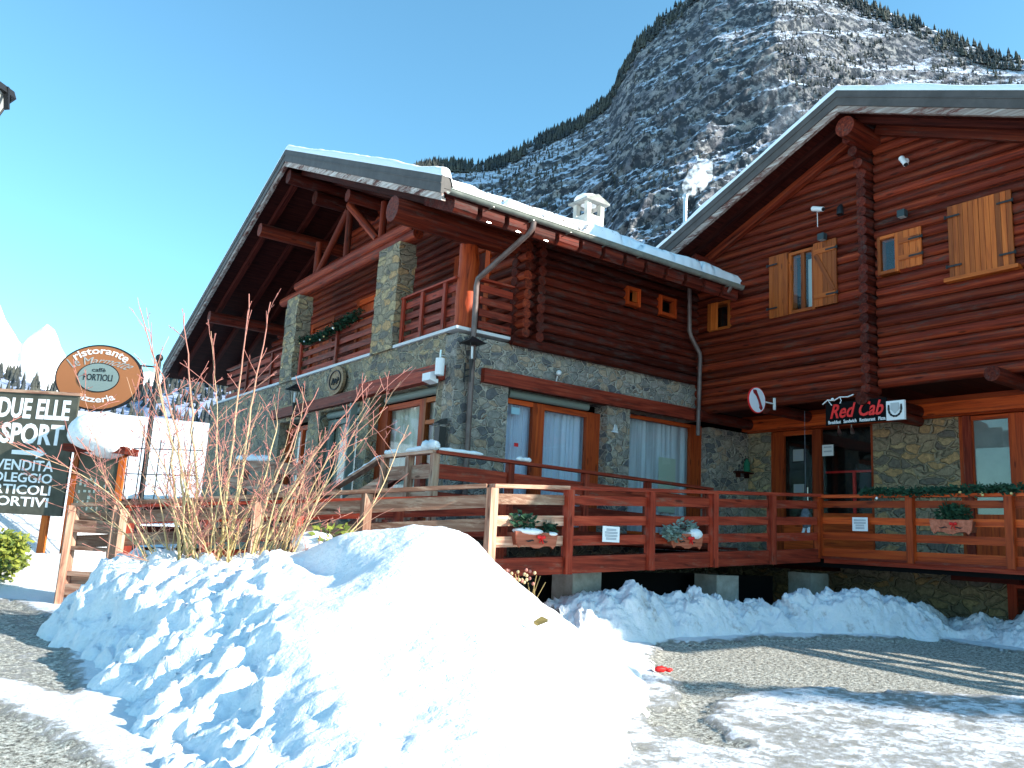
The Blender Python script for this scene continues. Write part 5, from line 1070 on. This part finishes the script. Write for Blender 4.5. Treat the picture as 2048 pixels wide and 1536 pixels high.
# menu board with snow on it
mo = Vector((2.20, 14.40, 0)); t = thing('menu_board', 'grey menu board in an orange frame under a thick cap of snow', 'board', (2.45, 14.3, .5))
w = MB(); bboard(w, mo, 0, .60, 1.55, 2.66, .04); w.build('panel', 'board', t)
for a, b in ((-.09, -.01), (.61, .70)): w = MB(); bboard(w, mo, a, b, .4, 2.68, .07, .02); w.build('post', 'honey', t)
w = MB(); r3 = random.Random(4)
for i in range(6):
    for k in range(7 if i < 4 else 5):
        a = .05+k*.075; z0_ = 2.12-i*.085+r3.uniform(-.02, .02)
        if r3.random() < .8: bboard(w, mo, a, a+r3.uniform(.02, .045), z0_, z0_+r3.uniform(.03, .06), .002, .004)
w.build('print', 'signgrey', t)
w = MB(); w.ball(mo+RV*.30+Z1*2.86, 1, 24, 14, (.50, .46, .34), .05); w.ball(mo+RV*.42+Z1*2.70, 1, 18, 10, (.36, .4, .22), .05); w.build('snow_cap', 'snow', t)
w = MB(); bboard(w, mo, -.16, .78, 2.55, 2.66, .5, .25); w.build('roof_board', 'logd', t)
# thin garden trellis behind
t = thing('wire_fence', 'thin dark wire fence standing in the bright snow behind the oval sign', 'fence', (3.1, 15.2, .5)); go = Vector((2.75, 15.1, 0))
for i in range(6): w = MB(); p = go+RV*(i*.25+.05*(i % 2))+Z1*1.9; w.tube([p, p+Z1*(1.0+.12*(i % 3))], .010, 5); w.build('bar', 'black', t)
for i in range(2): w = MB(); p = go+Z1*(2.3+i*.42); w.tube([p-RV*.2, p+RV*1.5+Z1*.04], .009, 5); w.build('wire', 'black', t)
# street lantern at the left frame edge
lp = Vector((.09, 10.14, 0)); t = thing('street_lamp', 'dark street lantern entering the picture at the upper left edge', 'street lamp', (lp.x, lp.y, .3))
w = MB(); w.tube([lp+Z1*.2, lp+Z1*3.5, lp+Z1*5.55], [.07, .055, .045], 10); w.build('pole', 'black', t)
w = MB(); n = 6
for i in range(n):
    a0_ = 2*math.pi*i/n; a1_ = 2*math.pi*(i+1)/n; pr = lambda a, r, z: lp+Vector((r*math.cos(a), r*math.sin(a), z)); w.add([pr(a0_, .13, 5.62), pr(a1_, .13, 5.62), pr(a1_, .27, 6.0), pr(a0_, .27, 6.0)], [(0, 1, 2, 3)])
w.build('glass', 'frost', t)
w = MB(); w.tube([lp+Z1*5.98, lp+Z1*6.06, lp+Z1*6.2], [.33, .30, .06], 6, smooth=False); w.ball(lp+Z1*6.24, .06, 8, 6)
for i in range(n): a0_ = 2*math.pi*i/n; w.tube([lp+Vector((.13*math.cos(a0_), .13*math.sin(a0_), 5.62)), lp+Vector((.27*math.cos(a0_), .27*math.sin(a0_), 6.0))], .016, 5)
w.beam(lp+Vector((.30*.81, -.30*.58, 5.80)), lp+Vector((.26*.81, -.26*.58, 6.05)), .03, .05)
w.build('frame', 'black', t)
# ------------------------------------------------------------------ plants
def bush():
    t = thing('bare_bush', 'large leafless bush with yellow and reddish twigs rising out of the snow heap', 'bush', (2.95, 9.45, 1.05)); rb = random.Random(11); w = MB(); RR = Vector((.813, -.581, 0)); FF = Vector((.581, .813, 0))
    def stem(p, d, ln, r, lvl, c0):
        k = max(4, int(ln/.16)); pts = [p]; q = p.copy(); dd_ = d.copy()
        for i in range(k):
            dd_ = (dd_+Vector((rb.gauss(0, .085), rb.gauss(0, .085), rb.gauss(0, .05)+(-.022 if lvl == 0 else -.01)))).normalized(); q = q+dd_*ln/k; pts.append(q)
        rad = [max(.0030, r*(1-.80*i/k)) for i in range(k+1)]; n = 6 if lvl == 0 else 4
        cl = [min(1, c0+(i/k)*.45) for i in range(k+1) for _ in range(n)]
        w.tube(pts, rad, n, False, cl)
        if lvl < 3:
            for i in range(1, k):
                if rb.random() < (.80, .62, .40)[lvl]:
                    b = pts[i]; nd = (dd_*.55+Vector((rb.gauss(0, .5), rb.gauss(0, .5), rb.uniform(0, .6)))).normalized(); stem(b, nd, ln*(1-i/k*.6)*rb.uniform(.22, .5), rad[i]*.6, lvl+1, min(.95, c0+.12+.4*i/k))
    for i in range(46):
        a = rb.uniform(-.68, .68); base = Vector((2.98, 9.42, .98))+RR*a+FF*rb.uniform(-.15, .2); lean = a*.85+rb.gauss(0, .36)
        d = (RR*lean+FF*rb.gauss(0, .25)+Vector((0, 0, 1.15))).normalized(); stem(base, d, rb.uniform(1.2, 2.8), rb.uniform(.006, .015), 0, rb.uniform(.1, .3))
    for tx, tz, bx in ((-1.25, 2.95, -.4), (.0, 3.15, .0), (-.75, 2.9, -.25), (.9, 2.1, .3), (1.5, 2.2, .35), (-1.0, 2.4, -.3), (.25, 3.1, .1)):
        base = Vector((2.95, 9.42, .98))+RR*bx; tip = Vector((2.95, 9.42, 1.05))+RR*tx+Vector((0, 0, tz)); k = 16; mid = base.lerp(tip, .5)+Vector((0, 0, .25))+RR*(-.12*tx)
        pts = [((base*(1-s)**2+mid*2*s*(1-s)+tip*s*s)+Vector((rb.gauss(0, .012), rb.gauss(0, .012), rb.gauss(0, .008)))) for s in [i/k for i in range(k+1)]]
        w.tube(pts, [max(.005, .018*(1-.75*i/k)) for i in range(k+1)], 6, False, [min(1, .15+.75*i/k) for i in range(k+1) for _ in range(6)])
        for i in range(6, k): 
            if rb.random() < .5: stem(pts[i], ((pts[i]-pts[i-1]).normalized()+Vector((rb.gauss(0, .5), rb.gauss(0, .5), .1))).normalized(), rb.uniform(.15, .4), .005, 2, .7)
    w.build('branches', 'twig', t)
bush()
w = MB(); rb = random.Random(2)
for i in range(5): p = Vector((3.95+.12*i*.8, 9.15-.1*i, 1.3)); 
w.leafclump((4.05, 8.95, 1.50), (.28, .2, .14), 130, .10); one(w, 'evergreen_shrub', 'laurel', 'few green leaves poking from the snow below the ramp railing', 'shrub')
w = MB(); w.ball((3.86, 9.02, 1.42), 1, 14, 9, (.26, .2, .15), .15); w.ball((4.0, 8.9, 1.38), 1, 12, 8, (.2, .2, .1), .15); one(w, 'snow_lump', 'snow', 'rounded lump of snow lying on the green leaves below the railing', 'snow lump')
w = MB()
for i in range(420):
    pass
w.leafclump((1.25, 13.75, .92), (.42, .4, .34), 1100, .09); w.leafclump((1.35, 13.7, 1.15), (.3, .3, .18), 400, .09); one(w, 'laurel_bush', 'laurel', 'glossy yellow green laurel bush under the painted road sign', 'bush')
w = MB()
for i in range(30):
    p = Vector((6.08+rng.uniform(-.25, .25), 8.25+rng.uniform(-.15, .1), .85)); w.tube([p, p+Vector((rng.gauss(0, .06), rng.gauss(0, .06), rng.uniform(.15, .36)))], .005, 4, False, .1)
    w.ball(p+Vector((rng.gauss(0, .06), rng.gauss(0, .06), rng.uniform(.2, .4))), .022, 6, 4, rnd=rng.choice((.4, .9)))
one(w, 'withered_plant', 'twig', 'withered plant with pale seed heads beside the ramp corner', 'plant')
w = MB(); w.ball((6.78, 6.5, .335), 1, 12, 7, (.085, .05, .03), .4); w.ball((6.86, 6.46, .33), 1, 8, 6, (.05, .035, .02), .4); one(w, 'red_glove', 'red', 'small red glove lying on the bare gravel', 'glove')
w = MB(); q = Vector((4.66, 6.0, .90)); w.add([q, q+Vector((.07, -.03, .05)), q+Vector((.13, -.06, .02)), q+Vector((.06, .02, -.03))], [(0, 1, 2, 3)]); w.add([q-Z1*.012, q+Vector((.07, -.03, .038)), q+Vector((.13, -.06, .008)), q+Vector((.06, .02, -.042))], [(3, 2, 1, 0)]); one(w, 'dead_leaf', mat('dead_leaf_brown', (.16, .12, .04), .8), 'brown dead leaf lying on the bright snow heap', 'leaf')
# fir trees to the right of the picture, beyond the end of the right chalet: their shadows streak the yard
def conifer(label, c, h, r, seed):
    t = thing('fir_tree', label, 'tree', c, 'fir trees beyond the yard'); rc_ = random.Random(seed); x, y, z = c
    w = MB(); w.tube([(x, y, z-.2), (x, y, z+h*.5), (x, y, z+h)], [r*.10, r*.06, .01], 8); w.build('trunk', 'bark', t)
    w = MB(); zz = h*.10
    while zz < h*.98:
        rr = r*(1-zz/h)**.85; n = max(5, int(13*rr/r)+4); ph_ = rc_.random()*6
        for i in range(n):
            a = ph_+2*math.pi*i/n+rc_.gauss(0, .15); ln = rr*rc_.uniform(.75, 1.1); d = Vector((math.cos(a), math.sin(a), 0)); side = Vector((-d.y, d.x, 0)); k = max(3, int(ln/.16))
            for j in range(k):
                s = (j+.3)/k; p = Vector((x, y, z+zz))+d*ln*s+Vector((0, 0, -ln*.32*s*s)); wdt = ln*.22*(1-s)+.06
                for sg in (-1, 1):
                    q = p+side*sg*wdt+d*.10+Vector((0, 0, -.05-.03*rc_.random())); w.add([p, p+d*.12, q+d*.04, q-d*.05], [(0, 1, 2, 3)], None, rc_.random())
        zz += h*.038
    w.build('crown', 'fir2', t)
conifer('young fir standing nearest the end of the right chalet', (14.3, -3.2, .4), 5.2, 1.3, 1)
conifer('second young fir beyond the yard, a little taller', (15.6, -5.2, .4), 6.4, 1.5, 2)
conifer('third fir beyond the yard, farthest from the chalet', (18.0, -8.5, .4), 9.0, 2.0, 3)
# ------------------------------------------------------------------ smoke
def smokemat(name, dens, col, sc):
    m = D.materials.new(name); m.use_nodes = True; nt = m.node_tree; nt.nodes.clear(); L = nt.links.new; o = N(nt, 'ShaderNodeOutputMaterial'); p = N(nt, 'ShaderNodeVolumePrincipled'); p.inputs['Color'].default_value = (*col, 1)
    g = N(nt, 'ShaderNodeTexCoord'); n = N(nt, 'ShaderNodeTexNoise'); n.inputs['Scale'].default_value = sc; n.inputs['Detail'].default_value = 4; L(g.outputs['Object'], n.inputs['Vector'])
    r = ramp(nt, [(.47, (0, 0, 0)), (.70, (dens, dens, dens))]); L(n.outputs[0], r.inputs[0]); L(r.outputs[0], p.inputs['Density']); L(p.outputs[0], o.inputs[1]); return m
w = MB()
w.tube([(14.6, 13.5, 10.17), (14.62, 13.42, 10.3), (14.75, 13.3, 10.5), (14.85, 13.15, 10.75), (15.0, 13.0, 11.05)], [.06, .22, .30, .30, .02], 12, True, .5, .2)
o = w.build('chimney_smoke', smokemat('thick_smoke', 8.0, (1, 1, 1), 7.5)); o['label'] = 'white puff of smoke rising from the thin stove pipe'; o['category'] = 'smoke'; o['kind'] = 'stuff'
w = MB(); w.tube([(22, 15.2, 12.4), (22, 15.6, 14.5), (21.8, 15.9, 16.2), (21.6, 16.4, 17.5), (21.4, 16.6, 18.6)], [.25, .6, .8, .5, .02], 12, True, .5, .2)
o = w.build('chimney_smoke', smokemat('thin_smoke', .10, (.85, .88, .95), 1.2)); o['label'] = 'faint smoke drifting up in front of the mountain behind the right roof'; o['category'] = 'smoke'; o['kind'] = 'stuff'
for o in D.objects:
    if '_w' in o: del o['_w']
